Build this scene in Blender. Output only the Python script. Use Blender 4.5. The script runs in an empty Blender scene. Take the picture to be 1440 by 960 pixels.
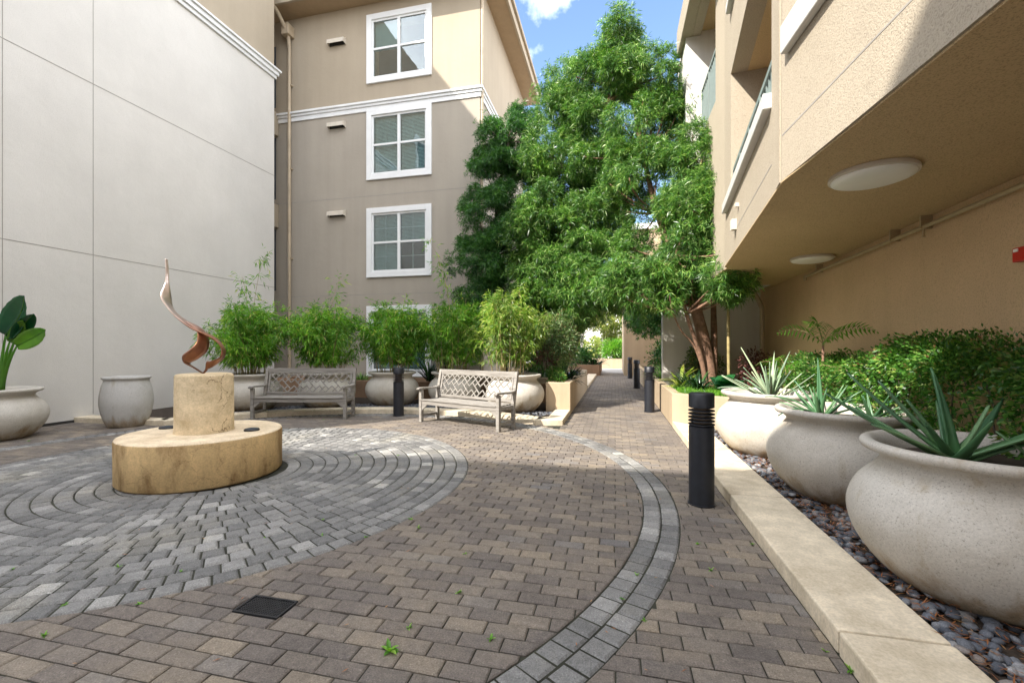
import bpy, math, random
import numpy as np
from mathutils import Vector, Matrix
R = math.radians
random.seed(7); rng = np.random.default_rng(11)
scene = bpy.context.scene
C = scene.collection

# ------------------------------------------------------------------ camera, sky, sun, exposure
YAW = math.atan(145 / 620)
cy_, sy_ = math.cos(YAW), math.sin(YAW)
cam = bpy.data.cameras.new('camera'); camo = bpy.data.objects.new('camera', cam); C.objects.link(camo)
camo.location = (0, 0, 1.4); camo.rotation_euler = (R(90), 0, YAW)
cam.sensor_width = 36; cam.lens = 36 * 620 / 1440; cam.shift_y = 10 / 1440
cam.clip_start = 0.05; cam.clip_end = 2000
scene.camera = camo

world = bpy.data.worlds.new('World'); scene.world = world; world.use_nodes = True
SUN = Vector((-.64, -.77, .826)).normalized()          # towards the sun
elev = math.asin(SUN.z); azim = math.atan2(SUN.x, SUN.y)
wn = world.node_tree; wn.nodes.clear()
wo = wn.nodes.new('ShaderNodeOutputWorld'); bg = wn.nodes.new('ShaderNodeBackground')
sky = wn.nodes.new('ShaderNodeTexSky'); sky.sky_type = 'NISHITA'; sky.sun_disc = False
sky.sun_elevation = elev; sky.sun_rotation = azim % (2 * math.pi)
sky.air_density = 1.0; sky.dust_density = 0.6; sky.ozone_density = 2.0
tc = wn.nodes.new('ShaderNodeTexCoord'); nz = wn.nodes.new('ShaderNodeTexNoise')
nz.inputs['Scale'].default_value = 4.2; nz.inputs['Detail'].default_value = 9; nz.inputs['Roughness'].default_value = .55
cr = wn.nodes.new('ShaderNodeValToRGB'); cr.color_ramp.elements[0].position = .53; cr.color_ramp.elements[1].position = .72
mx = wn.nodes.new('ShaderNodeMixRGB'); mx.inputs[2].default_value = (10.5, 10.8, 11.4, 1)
wn.links.new(tc.outputs['Generated'], nz.inputs['Vector']); 
# broken cloud: a clear blue patch stands over the path, bright cloud is added to the unseen rest of the sky to lift ambient light
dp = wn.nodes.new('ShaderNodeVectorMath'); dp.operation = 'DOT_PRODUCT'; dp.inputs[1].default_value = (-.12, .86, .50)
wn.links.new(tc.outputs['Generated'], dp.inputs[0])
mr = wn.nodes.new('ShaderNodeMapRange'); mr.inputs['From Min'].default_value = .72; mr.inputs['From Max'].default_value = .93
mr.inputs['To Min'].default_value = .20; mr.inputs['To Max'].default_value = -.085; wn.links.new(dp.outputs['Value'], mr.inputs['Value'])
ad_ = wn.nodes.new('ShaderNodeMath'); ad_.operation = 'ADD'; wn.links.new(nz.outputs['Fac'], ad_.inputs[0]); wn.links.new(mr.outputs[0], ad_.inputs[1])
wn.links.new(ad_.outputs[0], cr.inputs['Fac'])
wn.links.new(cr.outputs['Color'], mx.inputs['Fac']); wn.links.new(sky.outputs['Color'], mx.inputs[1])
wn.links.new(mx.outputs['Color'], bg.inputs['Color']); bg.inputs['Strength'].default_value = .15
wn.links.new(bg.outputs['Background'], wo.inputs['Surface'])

sun = bpy.data.lights.new('sun', 'SUN'); suno = bpy.data.objects.new('sun', sun); C.objects.link(suno)
sun.energy = 3.7; sun.angle = R(.53); sun.color = (1, .94, .85)
suno.rotation_euler = (-SUN).to_track_quat('-Z', 'Y').to_euler(); suno.location = (0, 0, 30)
scene.view_settings.view_transform = 'Standard'; scene.view_settings.look = 'None'
scene.view_settings.exposure = 1.45; scene.view_settings.gamma = 1
scene.render.engine = 'CYCLES'

# ------------------------------------------------------------------ helpers
def WP(px, py, d):
    """world point seen at photo pixel (px,py) at depth d metres"""
    l = (px - 720) / 620 * d
    return Vector((l * cy_ - d * sy_, l * sy_ + d * cy_, 1.4 + (490 - py) / 620 * d))

class MB:
    def __init__(s): s.v = []; s.f = []
    def add(s, vs, fs):
        n = len(s.v); s.v += [tuple(p) for p in vs]; s.f += [tuple(i + n for i in f) for f in fs]; return s
    def box(s, x0, x1, y0, y1, z0, z1):
        vs = [(x, y, z) for z in (z0, z1) for x, y in ((x0, y0), (x1, y0), (x1, y1), (x0, y1))]
        return s.add(vs, [(3, 2, 1, 0), (4, 5, 6, 7), (0, 1, 5, 4), (1, 2, 6, 5), (2, 3, 7, 6), (3, 0, 4, 7)])
    def bar(s, a, b, w, h, up=(0, 0, 1)):
        a, b = Vector(a), Vector(b); d = (b - a).normalized(); up = Vector(up)
        if abs(d.dot(up)) > .98: up = Vector((0, 1, 0))
        x = d.cross(up).normalized(); u = x.cross(d).normalized()
        vs = []
        for p in (a, b):
            for i, j in ((-1, -1), (1, -1), (1, 1), (-1, 1)): vs.append(p + x * (i * w / 2) + u * (j * h / 2))
        return s.add(vs, [(0, 1, 2, 3), (7, 6, 5, 4), (0, 4, 5, 1), (1, 5, 6, 2), (2, 6, 7, 3), (3, 7, 4, 0)])
    def prism(s, poly, z0, z1):
        n = len(poly)
        area = sum(poly[i][0] * poly[(i + 1) % n][1] - poly[(i + 1) % n][0] * poly[i][1] for i in range(n))
        if area < 0: poly = poly[::-1]
        vs = [(x, y, z0) for x, y in poly] + [(x, y, z1) for x, y in poly]
        fs = [tuple(range(n - 1, -1, -1)), tuple(range(n, 2 * n))] + [(i, (i + 1) % n, (i + 1) % n + n, i + n) for i in range(n)]
        return s.add(vs, fs)
    def lathe(s, prof, n=48, c=(0, 0, 0)):
        vs = []; fs = []
        for r, z in prof:
            for k in range(n):
                a = 2 * math.pi * k / n; vs.append((c[0] + r * math.cos(a), c[1] + r * math.sin(a), c[2] + z))
        for i in range(len(prof) - 1):
            for k in range(n):
                k2 = (k + 1) % n; fs.append((i * n + k, i * n + k2, (i + 1) * n + k2, (i + 1) * n + k))
        if prof[0][0] > 1e-4: fs.append(tuple(range(n - 1, -1, -1)))
        if prof[-1][0] > 1e-4: fs.append(tuple((len(prof) - 1) * n + k for k in range(n)))
        return s.add(vs, fs)
    def tube(s, pts, rad, n=8):
        pts = [Vector(p) for p in pts]; m = len(pts)
        if not hasattr(rad, '__len__'): rad = [rad] * m
        vs = []; fs = []; up = None
        for i, p in enumerate(pts):
            d = (pts[min(i + 1, m - 1)] - pts[max(i - 1, 0)]).normalized()
            if up is None:
                up = Vector((0, 0, 1)) if abs(d.z) < .9 else Vector((1, 0, 0))
            x = d.cross(up).normalized(); up = x.cross(d).normalized()
            for k in range(n):
                a = 2 * math.pi * k / n; vs.append(p + (x * math.cos(a) + up * math.sin(a)) * rad[i])
        for i in range(m - 1):
            for k in range(n):
                k2 = (k + 1) % n; fs.append((i * n + k, i * n + k2, (i + 1) * n + k2, (i + 1) * n + k))
        fs.append(tuple(range(n - 1, -1, -1))); fs.append(tuple((m - 1) * n + k for k in range(n)))
        return s.add(vs, fs)
    def build(s, name, mat, parent=None, smooth=False, bevel=0, local=False, solid=0):
        me = bpy.data.meshes.new(name)
        off = Vector((0, 0, 0))
        if parent is not None and not local:
            p = parent
            while p is not None: off += p.location; p = p.parent
        me.from_pydata([(x - off.x, y - off.y, z - off.z) for x, y, z in s.v], [], s.f)
        me.materials.append(mat)
        if smooth:
            me.polygons.foreach_set('use_smooth', [True] * len(me.polygons))
            if smooth != 'all': me.set_sharp_from_angle(angle=R(50))
        me.update()
        o = bpy.data.objects.new(name, me); C.objects.link(o); o.parent = parent
        if solid:
            m = o.modifiers.new('thick', 'SOLIDIFY'); m.thickness = solid; m.offset = 0
        if bevel:
            m = o.modifiers.new('bevel', 'BEVEL'); m.width = bevel; m.segments = 2; m.limit_method = 'ANGLE'; m.angle_limit = R(40)
        return o

def npobj(name, mat, V, F, parent=None, local=False, smooth=False):
    me = bpy.data.meshes.new(name); V = np.asarray(V, dtype=np.float32).reshape(-1, 3).copy(); F = np.asarray(F, dtype=np.int32)
    if parent is not None and not local:
        p = parent
        while p is not None: V -= np.array(p.location, dtype=np.float32); p = p.parent
    k = F.shape[1]
    me.vertices.add(len(V)); me.vertices.foreach_set('co', V.ravel())
    me.loops.add(F.size); me.loops.foreach_set('vertex_index', F.ravel())
    me.polygons.add(len(F)); me.polygons.foreach_set('loop_start', np.arange(0, F.size, k, dtype=np.int32))
    me.update(calc_edges=True); me.validate()
    if smooth: me.polygons.foreach_set('use_smooth', [True] * len(me.polygons))
    me.materials.append(mat)
    o = bpy.data.objects.new(name, me); C.objects.link(o); o.parent = parent
    return o

def tag(o, label=None, cat=None, group=None, kind=None):
    if label: o['label'] = label
    if cat: o['category'] = cat
    if group: o['group'] = group
    if kind: o['kind'] = kind
    return o
def thing(name, loc, label, cat, group=None, rz=0):
    o = bpy.data.objects.new(name, None); C.objects.link(o); o.location = loc; o.rotation_euler = (0, 0, rz)
    o.empty_display_size = .2
    return tag(o, label, cat, group)
def kids(o): return [c for c in bpy.data.objects if c.parent == o]
def copy_tree(o, parent=None):
    c = o.copy(); C.objects.link(c); c.parent = parent
    for ch in kids(o): copy_tree(ch, c)
    return c

# ------------------------------------------------------------------ materials
def mat(name):
    m = bpy.data.materials.new(name); m.use_nodes = True; t = m.node_tree
    return m, t, t.nodes['Principled BSDF'], t.nodes.new, t.links.new
def ramp(t, stops):
    r = t.nodes.new('ShaderNodeValToRGB'); e = r.color_ramp.elements
    while len(e) < len(stops): e.new(.5)
    for k, (p, c) in enumerate(stops): e[k].position = p; e[k].color = (*c, 1)
    return r
def noise(t, scale, detail=4, rough=.55, coord='Object', vec=None):
    n = t.nodes.new('ShaderNodeTexNoise'); n.inputs['Scale'].default_value = scale
    n.inputs['Detail'].default_value = detail; n.inputs['Roughness'].default_value = rough
    if vec is None:
        c = t.nodes.new('ShaderNodeTexCoord'); vec = c.outputs[coord]
    t.links.new(vec, n.inputs['Vector']); return n
def mul(t, a, b, fac=1, mode='MULTIPLY'):
    m = t.nodes.new('ShaderNodeMixRGB'); m.blend_type = mode
    for i, s in ((0, fac), (1, a), (2, b)):
        if hasattr(s, 'links'): t.links.new(s, m.inputs[i])
        else: m.inputs[i].default_value = s if i == 0 else (*s, 1)
    return m.outputs['Color']
def plain(name, col, rough=.6, metal=0, var=.12, scale=6, bump=0, bscale=60, spec=.4):
    m, t, p, N, L = mat(name)
    n = noise(t, scale, 6); r = ramp(t, [(.3, tuple(c * (1 - var) for c in col)), (.7, tuple(min(1, c * (1 + var)) for c in col))])
    L(n.outputs['Fac'], r.inputs['Fac']); L(r.outputs['Color'], p.inputs['Base Color'])
    p.inputs['Roughness'].default_value = rough; p.inputs['Metallic'].default_value = metal
    p.inputs['Specular IOR Level'].default_value = spec
    if bump:
        b = N('ShaderNodeBump'); b.inputs['Strength'].default_value = bump; b.inputs['Distance'].default_value = .01
        n2 = noise(t, bscale, 4); L(n2.outputs['Fac'], b.inputs['Height']); L(b.outputs['Normal'], p.inputs['Normal'])
    return m
def stucco(name, col, grain=170, strength=.35, speck=.12, blot=.10, streak=.06):
    m, t, p, N, L = mat(name)
    big = noise(t, .55, 5, .6); r1 = ramp(t, [(.3, (1 - blot,) * 3), (.7, (1 + blot * .3,) * 3)]); L(big.outputs['Fac'], r1.inputs['Fac'])
    g = noise(t, grain, 3, .7); r2 = ramp(t, [(.33, (1 - speck * 2.2,) * 3), (.5, (1,) * 3)]); L(g.outputs['Fac'], r2.inputs['Fac'])
    c = N('ShaderNodeTexCoord'); mp = N('ShaderNodeMapping'); mp.inputs['Scale'].default_value = (3.5, 3.5, .22)
    L(c.outputs['Object'], mp.inputs['Vector']); st = noise(t, 1, 5, .6, vec=mp.outputs['Vector'])
    r3 = ramp(t, [(.35, (1 - streak,) * 3), (.62, (1,) * 3)]); L(st.outputs['Fac'], r3.inputs['Fac'])
    x = mul(t, mul(t, mul(t, col, r1.outputs['Color']), r2.outputs['Color']), r3.outputs['Color'])
    L(x, p.inputs['Base Color']); p.inputs['Roughness'].default_value = .9; p.inputs['Specular IOR Level'].default_value = .15
    b = N('ShaderNodeBump'); b.inputs['Strength'].default_value = strength; b.inputs['Distance'].default_value = .006
    L(g.outputs['Fac'], b.inputs['Height'])
    b2 = N('ShaderNodeBump'); b2.inputs['Strength'].default_value = .25; b2.inputs['Distance'].default_value = .02
    w = noise(t, 7, 4); L(w.outputs['Fac'], b2.inputs['Height']); L(b.outputs['Normal'], b2.inputs['Normal'])
    L(b2.outputs['Normal'], p.inputs['Normal'])
    return m
def paver(name, stops, bump=.5):
    m, t, p, N, L = mat(name)
    g = N('ShaderNodeNewGeometry'); r = ramp(t, stops); L(g.outputs['Random Per Island'], r.inputs['Fac'])
    n = noise(t, 1.3, 6, .65); a = ramp(t, [(.3, (.74, .72, .70)), (.5, (1, .99, .97)), (.7, (1.22, 1.16, 1.02))]); L(n.outputs['Fac'], a.inputs['Fac'])
    f = noise(t, 130, 3, .8); b_ = ramp(t, [(.3, (.5,) * 3), (.47, (.95,) * 3), (.6, (1.08,) * 3), (.70, (1.9,) * 3)]); L(f.outputs['Fac'], b_.inputs['Fac'])
    md = noise(t, 26, 4, .65); c_ = ramp(t, [(.3, (.8,) * 3), (.7, (1.12,) * 3)]); L(md.outputs['Fac'], c_.inputs['Fac'])
    x = mul(t, mul(t, mul(t, r.outputs['Color'], a.outputs['Color']), b_.outputs['Color']), c_.outputs['Color'])
    L(x, p.inputs['Base Color']); p.inputs['Roughness'].default_value = .85; p.inputs['Specular IOR Level'].default_value = .25
    bp = N('ShaderNodeBump'); bp.inputs['Strength'].default_value = bump; bp.inputs['Distance'].default_value = .004
    L(md.outputs['Fac'], bp.inputs['Height']); b2 = N('ShaderNodeBump'); b2.inputs['Strength'].default_value = .5; b2.inputs['Distance'].default_value = .002
    L(f.outputs['Fac'], b2.inputs['Height']); L(bp.outputs['Normal'], b2.inputs['Normal']); L(b2.outputs['Normal'], p.inputs['Normal'])
    return m
def leafmat(name, stops, trans=.35, gloss=.35):
    m, t, p, N, L = mat(name)
    g = N('ShaderNodeNewGeometry'); r = ramp(t, stops); L(g.outputs['Random Per Island'], r.inputs['Fac'])
    n = noise(t, 1.6, 3); a = ramp(t, [(.35, (.66, .70, .75)), (.65, (1.35, 1.28, 1.05))]); L(n.outputs['Fac'], a.inputs['Fac'])
    x = mul(t, r.outputs['Color'], a.outputs['Color'])
    L(x, p.inputs['Base Color']); p.inputs['Roughness'].default_value = gloss; p.inputs['Specular IOR Level'].default_value = .4
    tr = N('ShaderNodeBsdfTranslucent'); y = mul(t, x, (1.5, 1.7, .7)); L(y, tr.inputs['Color'])
    ms = N('ShaderNodeMixShader'); ms.inputs[0].default_value = trans
    L(p.outputs[0], ms.inputs[1]); L(tr.outputs[0], ms.inputs[2]); L(ms.outputs[0], t.nodes['Material Output'].inputs['Surface'])
    return m
M = {}
M['cream'] = stucco('cream_stucco', (.65, .62, .575), 70, .5, .05, .10, .018)
M['tan'] = stucco('tan_stucco', (.40, .335, .25), 110, .2, .04, .08, .05)
M['taupe'] = stucco('taupe_stucco', (.39, .345, .285), 110, .2, .04, .08, .06)
M['tanrough'] = stucco('rough_tan_stucco', (.43, .37, .285), 95, .9, .16, .06, .03)
M['soffit'] = stucco('soffit_stucco', (.60, .445, .255), 105, .9, .2, .12, .0)
M['backwall'] = stucco('back_wall_stucco', (.68, .485, .29), 80, .6, .12, .14, .05)
M['pale'] = stucco('pale_stucco', (.74, .71, .66), 110, .3, .03, .06, .12)
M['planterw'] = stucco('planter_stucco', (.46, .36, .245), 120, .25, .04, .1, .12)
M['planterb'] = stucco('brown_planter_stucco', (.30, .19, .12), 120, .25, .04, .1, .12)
M['eave'] = plain('eave_paint', (.36, .26, .16), .7, var=.06)
M['white'] = plain('white_trim_paint', (.74, .74, .73), .5, var=.04, scale=3)
M['vent'] = plain('vent_paint', (.60, .54, .45), .6, var=.08)
M['sill'] = plain('sill_paint', (.56, .55, .52), .6, var=.06)
M['dark'] = plain('dark_void', (.03, .028, .025), .8)
M['spout'] = plain('downspout_paint', (.45, .36, .25), .5, var=.15, scale=3)
M['blind'] = plain('blind_slats', (.9, .9, .88), .5, var=.05)
M['curtain'] = plain('curtain_cloth', (.50, .58, .56), .9, var=.12, scale=2)
M['room'] = plain('room_dark', (.035, .045, .055), .9)
M['rail'] = plain('rail_paint', (.20, .25, .24), .45, var=.1)
M['steel'] = plain('bollard_paint', (.012, .014, .020), .48, var=.35, scale=9, bump=.05, spec=.5)
M['core'] = plain('bollard_core', (.13, .09, .06), .5)
M['iron'] = plain('iron_grate', (.03, .03, .032), .5, .4, var=.3, scale=20)
M['soil'] = plain('dark_soil', (.045, .032, .022), .95, var=.4, scale=25, bump=.9, bscale=40)
M['red'] = plain('red_enamel', (.55, .02, .015), .35, var=.05)
M['chrome'] = plain('brass_pipe', (.42, .33, .2), .45, .1, var=.1)
M['joint'] = plain('joint_sand', (.030, .030, .020), .95, var=.6, scale=4)
M['seam'] = plain('seam_shadow_gap', (.30, .28, .25), .9)
M['curb'] = stucco('curb_concrete', (.57, .49, .37), 140, .25, .06, .30, .0)
M['concrete'] = stucco('far_concrete', (.42, .40, .39), 60, .2, .04, .12, .0)
def gl(name, tint, refl=1.0):
    m, t, p, N, L = mat(name)
    tr = N('ShaderNodeBsdfTransparent'); tr.inputs['Color'].default_value = (*tint, 1)
    g = N('ShaderNodeBsdfGlossy'); g.inputs['Roughness'].default_value = .02; g.inputs['Color'].default_value = (refl,) * 3 + (1,)
    lw = N('ShaderNodeLayerWeight'); pw = N('ShaderNodeMath'); pw.operation = 'POWER'; pw.inputs[1].default_value = 3; L(lw.outputs['Facing'], pw.inputs[0])
    fr = N('ShaderNodeMath'); fr.operation = 'MULTIPLY_ADD'; fr.inputs[1].default_value = .7; fr.inputs[2].default_value = .12; L(pw.outputs[0], fr.inputs[0])
    ms = N('ShaderNodeMixShader'); L(fr.outputs[0], ms.inputs[0]); L(tr.outputs[0], ms.inputs[1]); L(g.outputs[0], ms.inputs[2])
    n = noise(t, 1.2, 2); b = N('ShaderNodeBump'); b.inputs['Strength'].default_value = .08; b.inputs['Distance'].default_value = .05
    L(n.outputs['Fac'], b.inputs['Height']); L(b.outputs[0], g.inputs['Normal'])
    L(ms.outputs[0], t.nodes['Material Output'].inputs['Surface']); return m
M['glass'] = gl('window_glass', (.62, .72, .72))
def potmat(name, base, dirt):
    m, t, p, N, L = mat(name)
    n = noise(t, 95, 3, .85); r = ramp(t, [(.30, tuple(c * .38 for c in base)), (.41, tuple(c * .92 for c in base)), (.55, base), (.7, tuple(min(1, c * 1.15) for c in base))]); L(n.outputs['Fac'], r.inputs['Fac'])
    oi = N('ShaderNodeObjectInfo'); c = N('ShaderNodeTexCoord'); of = N('ShaderNodeVectorMath'); of.operation = 'MULTIPLY_ADD'
    of.inputs[1].default_value = (1, 1, 1); L(c.outputs['Object'], of.inputs[0]); L(oi.outputs['Location'], of.inputs[2])
    b = noise(t, 2.1, 6, .65, vec=of.outputs[0]); r2 = ramp(t, [(.33, (.82, .80, .77)), (.55, (1, 1, 1))]); L(b.outputs['Fac'], r2.inputs['Fac'])
    mp = N('ShaderNodeMapping'); mp.inputs['Scale'].default_value = (7, 7, .8); L(of.outputs[0], mp.inputs['Vector'])
    w = noise(t, 1, 5, .6, vec=mp.outputs[0]); r4 = ramp(t, [(.28, (.84, .79, .71)), (.40, (1, 1, 1))]); L(w.outputs['Fac'], r4.inputs['Fac'])
    s = N('ShaderNodeSeparateXYZ'); L(c.outputs['Object'], s.inputs[0])
    ad = N('ShaderNodeMath'); ad.operation = 'MULTIPLY_ADD'; ad.inputs[1].default_value = .55; L(w.outputs['Fac'], ad.inputs[0]); L(s.outputs['Z'], ad.inputs[2])
    r3 = ramp(t, [(.24, tuple(d * .6 for d in dirt)), (.33, dirt), (.48, (1, 1, 1))]); L(ad.outputs[0], r3.inputs['Fac'])
    x = mul(t, mul(t, mul(t, r.outputs['Color'], r2.outputs['Color']), r4.outputs['Color']), r3.outputs['Color'])
    L(x, p.inputs['Base Color']); p.inputs['Roughness'].default_value = .8; p.inputs['Specular IOR Level'].default_value = .25
    bp = N('ShaderNodeBump'); bp.inputs['Strength'].default_value = .5; bp.inputs['Distance'].default_value = .003
    L(n.outputs['Fac'], bp.inputs['Height']); b2 = N('ShaderNodeBump'); b2.inputs['Strength'].default_value = .3; b2.inputs['Distance'].default_value = .03
    q = noise(t, 5, 3, vec=of.outputs[0]); L(q.outputs['Fac'], b2.inputs['Height']); L(bp.outputs[0], b2.inputs['Normal']); L(b2.outputs[0], p.inputs['Normal']); return m
M['pot'] = potmat('cast_stone_pot', (.52, .485, .43), (.66, .55, .42))
M['potgrey'] = potmat('grey_pot', (.47, .455, .43), (.7, .58, .44))
def plinthmat(name, col, stain, amt, zmul):
    m, t, p, N, L = mat(name)
    cc_ = N('ShaderNodeTexCoord'); mp_ = N('ShaderNodeMapping'); mp_.inputs['Scale'].default_value = (1, 1, zmul); L(cc_.outputs['Object'], mp_.inputs['Vector'])
    n = noise(t, 4.2, 6, .68, vec=mp_.outputs[0]); r = ramp(t, [(.38, stain), (.52, col), (.68, tuple(min(1, c * 1.25) for c in col))]); L(n.outputs['Fac'], r.inputs['Fac'])
    f = noise(t, 60, 4, .7); rf = ramp(t, [(.3, (.8,) * 3), (.6, (1.05,) * 3)]); L(f.outputs['Fac'], rf.inputs['Fac'])
    # hairline cracks: distorted voronoi cell edges, kept only where a second noise lets them
    c = N('ShaderNodeTexCoord'); v = N('ShaderNodeTexVoronoi'); v.feature = 'DISTANCE_TO_EDGE'; v.inputs['Scale'].default_value = 3.6
    wob = noise(t, 9, 4, .6); ads = N('ShaderNodeMixRGB'); ads.blend_type = 'LINEAR_LIGHT'; ads.inputs[0].default_value = .1
    L(c.outputs['Object'], ads.inputs[1]); L(wob.outputs['Color'], ads.inputs[2]); L(ads.outputs[0], v.inputs['Vector'])
    rc = ramp(t, [(.004, (.25, .2, .16)), (.016, (1, 1, 1))]); L(v.outputs['Distance'], rc.inputs['Fac'])
    k = noise(t, 2.3, 2); rk = ramp(t, [(.5, (0, 0, 0)), (.56, (amt,) * 3)]); L(k.outputs['Fac'], rk.inputs['Fac'])
    x = mul(t, mul(t, r.outputs['Color'], rf.outputs['Color']), rc.outputs['Color'], rk.outputs['Color'])
    L(x, p.inputs['Base Color']); p.inputs['Roughness'].default_value = .8; p.inputs['Specular IOR Level'].default_value = .25
    b = N('ShaderNodeBump'); b.inputs['Strength'].default_value = .3; b.inputs['Distance'].default_value = .004; L(f.outputs['Fac'], b.inputs['Height']); L(b.outputs[0], p.inputs['Normal'])
    return m
M['plinth'] = plinthmat('stained_plinth_side', (.55, .385, .19), (.31, .195, .085), .35, .35)
M['plinthtop'] = plinthmat('plinth_top', (.70, .57, .40), (.60, .47, .31), .2, 1)
M['column'] = plinthmat('cracked_column', (.63, .50, .32), (.50, .38, .22), .95, 1)
M['curb'] = plinthmat('stained_curb', (.62, .53, .395), (.53, .445, .32), 0, 1)
def woodmat():
    m, t, p, N, L = mat('weathered_teak')
    c = N('ShaderNodeTexCoord'); mp = N('ShaderNodeMapping'); mp.inputs['Scale'].default_value = (3, 40, 40); L(c.outputs['Object'], mp.inputs['Vector'])
    n = noise(t, 1.0, 6, .6, vec=mp.outputs[0]); r = ramp(t, [(.3, (.14, .125, .11)), (.5, (.245, .225, .20)), (.72, (.34, .32, .29))]); L(n.outputs['Fac'], r.inputs['Fac'])
    L(r.outputs[0], p.inputs['Base Color']); p.inputs['Roughness'].default_value = .8
    b = N('ShaderNodeBump'); b.inputs['Strength'].default_value = .4; b.inputs['Distance'].default_value = .003; L(n.outputs['Fac'], b.inputs['Height']); L(b.outputs[0], p.inputs['Normal']); return m
M['wood'] = woodmat()
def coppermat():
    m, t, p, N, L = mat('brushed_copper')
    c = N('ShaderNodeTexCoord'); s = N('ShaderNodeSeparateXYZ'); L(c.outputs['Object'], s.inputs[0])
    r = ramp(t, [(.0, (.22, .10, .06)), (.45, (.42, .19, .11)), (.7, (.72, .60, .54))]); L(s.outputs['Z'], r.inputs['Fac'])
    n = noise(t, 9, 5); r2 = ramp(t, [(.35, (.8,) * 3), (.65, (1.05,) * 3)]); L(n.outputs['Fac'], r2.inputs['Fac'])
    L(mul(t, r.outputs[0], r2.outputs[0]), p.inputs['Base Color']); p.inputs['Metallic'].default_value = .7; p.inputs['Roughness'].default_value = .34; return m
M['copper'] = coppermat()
M['lens'] = plain('lamp_lens', (.86, .85, .80), .35, var=.05, scale=3)
M['bark'] = plain('reddish_bark', (.20, .115, .075), .9, var=.35, scale=14, bump=.9, bscale=25)
M['barkg'] = plain('grey_bark', (.13, .10, .08), .9, var=.35, scale=14, bump=.8, bscale=30)
M['barkw'] = plain('white_bark', (.62, .58, .52), .8, var=.2, scale=8)
M['cane'] = plain('bamboo_cane', (.32, .26, .12), .5, var=.35, scale=12)
M['pav'] = paver('brown_pavers', [(0, (.142, .124, .112)), (.35, (.165, .142, .125)), (.7, (.188, .162, .138)), (.93, (.235, .198, .158)), (1, (.165, .155, .152))])
M['pavg'] = paver('grey_pavers', [(0, (.145, .144, .143)), (.35, (.18, .178, .175)), (.8, (.22, .217, .212)), (.95, (.28, .275, .268)), (1, (.36, .355, .34))], .8)
M['podo'] = leafmat('tree_leaves', [(0, (.025, .085, .018)), (.5, (.07, .19, .034)), (.8, (.17, .32, .065)), (1, (.34, .46, .18))], .24, .32)
M['podod'] = leafmat('dark_tree_leaves', [(0, (.02, .08, .022)), (.6, (.045, .14, .034)), (1, (.11, .25, .06))], .3, .35)
M['bamb'] = leafmat('bamboo_leaves', [(0, (.055, .17, .015)), (.5, (.12, .30, .03)), (.85, (.22, .43, .06)), (.95, (.42, .46, .12)), (1, (.5, .42, .2))], .4)
M['bamby'] = leafmat('yellow_bamboo_leaves', [(0, (.09, .20, .03)), (.5, (.18, .31, .055)), (1, (.42, .43, .15))], .4)
M['hedge'] = leafmat('hedge_leaves', [(0, (.022, .08, .014)), (.45, (.05, .155, .025)), (.8, (.12, .27, .05)), (.92, (.28, .38, .12)), (1, (.22, .12, .07))], .3)
M['varie'] = leafmat('variegated_leaves', [(0, (.05, .11, .04)), (.5, (.12, .2, .08)), (.85, (.25, .34, .16)), (1, (.35, .2, .15))], .3)
M['grass'] = leafmat('fresh_grass', [(0, (.06, .18, .02)), (.6, (.12, .32, .03)), (1, (.26, .42, .08))], .4)
M['dkleaf'] = leafmat('dark_strap_leaves', [(0, (.008, .03, .012)), (.6, (.02, .065, .02)), (1, (.05, .12, .04))], .15, .25)
M['redleaf'] = leafmat('reddish_leaves', [(0, (.07, .02, .025)), (.6, (.13, .05, .05)), (1, (.25, .12, .1))], .25)
M['aloe'] = leafmat('aloe_skin', [(0, (.06, .16, .075)), (.6, (.10, .22, .11)), (1, (.16, .28, .15))], .08, .35)
M['aloeg'] = leafmat('pale_aloe_skin', [(0, (.15, .235, .16)), (.6, (.22, .31, .22)), (1, (.33, .40, .29))], .08, .45)
M['brom'] = leafmat('bromeliad_leaves', [(0, (.22, .33, .04)), (.6, (.38, .45, .09)), (1, (.55, .55, .2))], .4)
M['banana'] = leafmat('banana_leaf', [(0, (.012, .095, .04)), (1, (.02, .13, .05))], .2, .25)
M['bananay'] = leafmat('young_banana_leaf', [(0, (.14, .34, .03)), (1, (.2, .42, .05))], .4, .3)
M['fern'] = leafmat('fern_frond', [(0, (.06, .19, .02)), (1, (.16, .36, .06))], .45)
M['bigleaf'] = leafmat('broad_leaf', [(0, (.01, .07, .025)), (1, (.025, .13, .04))], .15, .2)
M['fartree'] = leafmat('far_tree_leaves', [(0, (.12, .2, .05)), (.6, (.3, .34, .12)), (1, (.5, .45, .25))], .4)
M['pebble'] = paver('river_pebbles', [(0, (.06, .068, .085)), (.4, (.11, .12, .145)), (.8, (.19, .2, .22)), (.93, (.30, .30, .31)), (1, (.16, .12, .10))], .1)
M['needle'] = leafmat('dry_needles', [(0, (.22, .07, .025)), (.6, (.38, .14, .05)), (1, (.45, .26, .12))], .2)

# ------------------------------------------------------------------ ground and paving
DC = (-4.40, 4.10); DR = 2.84           # grey ring disc
BC = (-3.96, 4.21); BO, BI = 4.49, 4.205  # grey band
MB().box(-400, 400, -400, 600, -.5, -.03).build('ground', M['concrete'])['kind'] = 'structure'
MB().box(-11, 1.2, -7, 31, -.029, -.010).build('paving_bed', M['joint'])['kind'] = 'structure'

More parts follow.
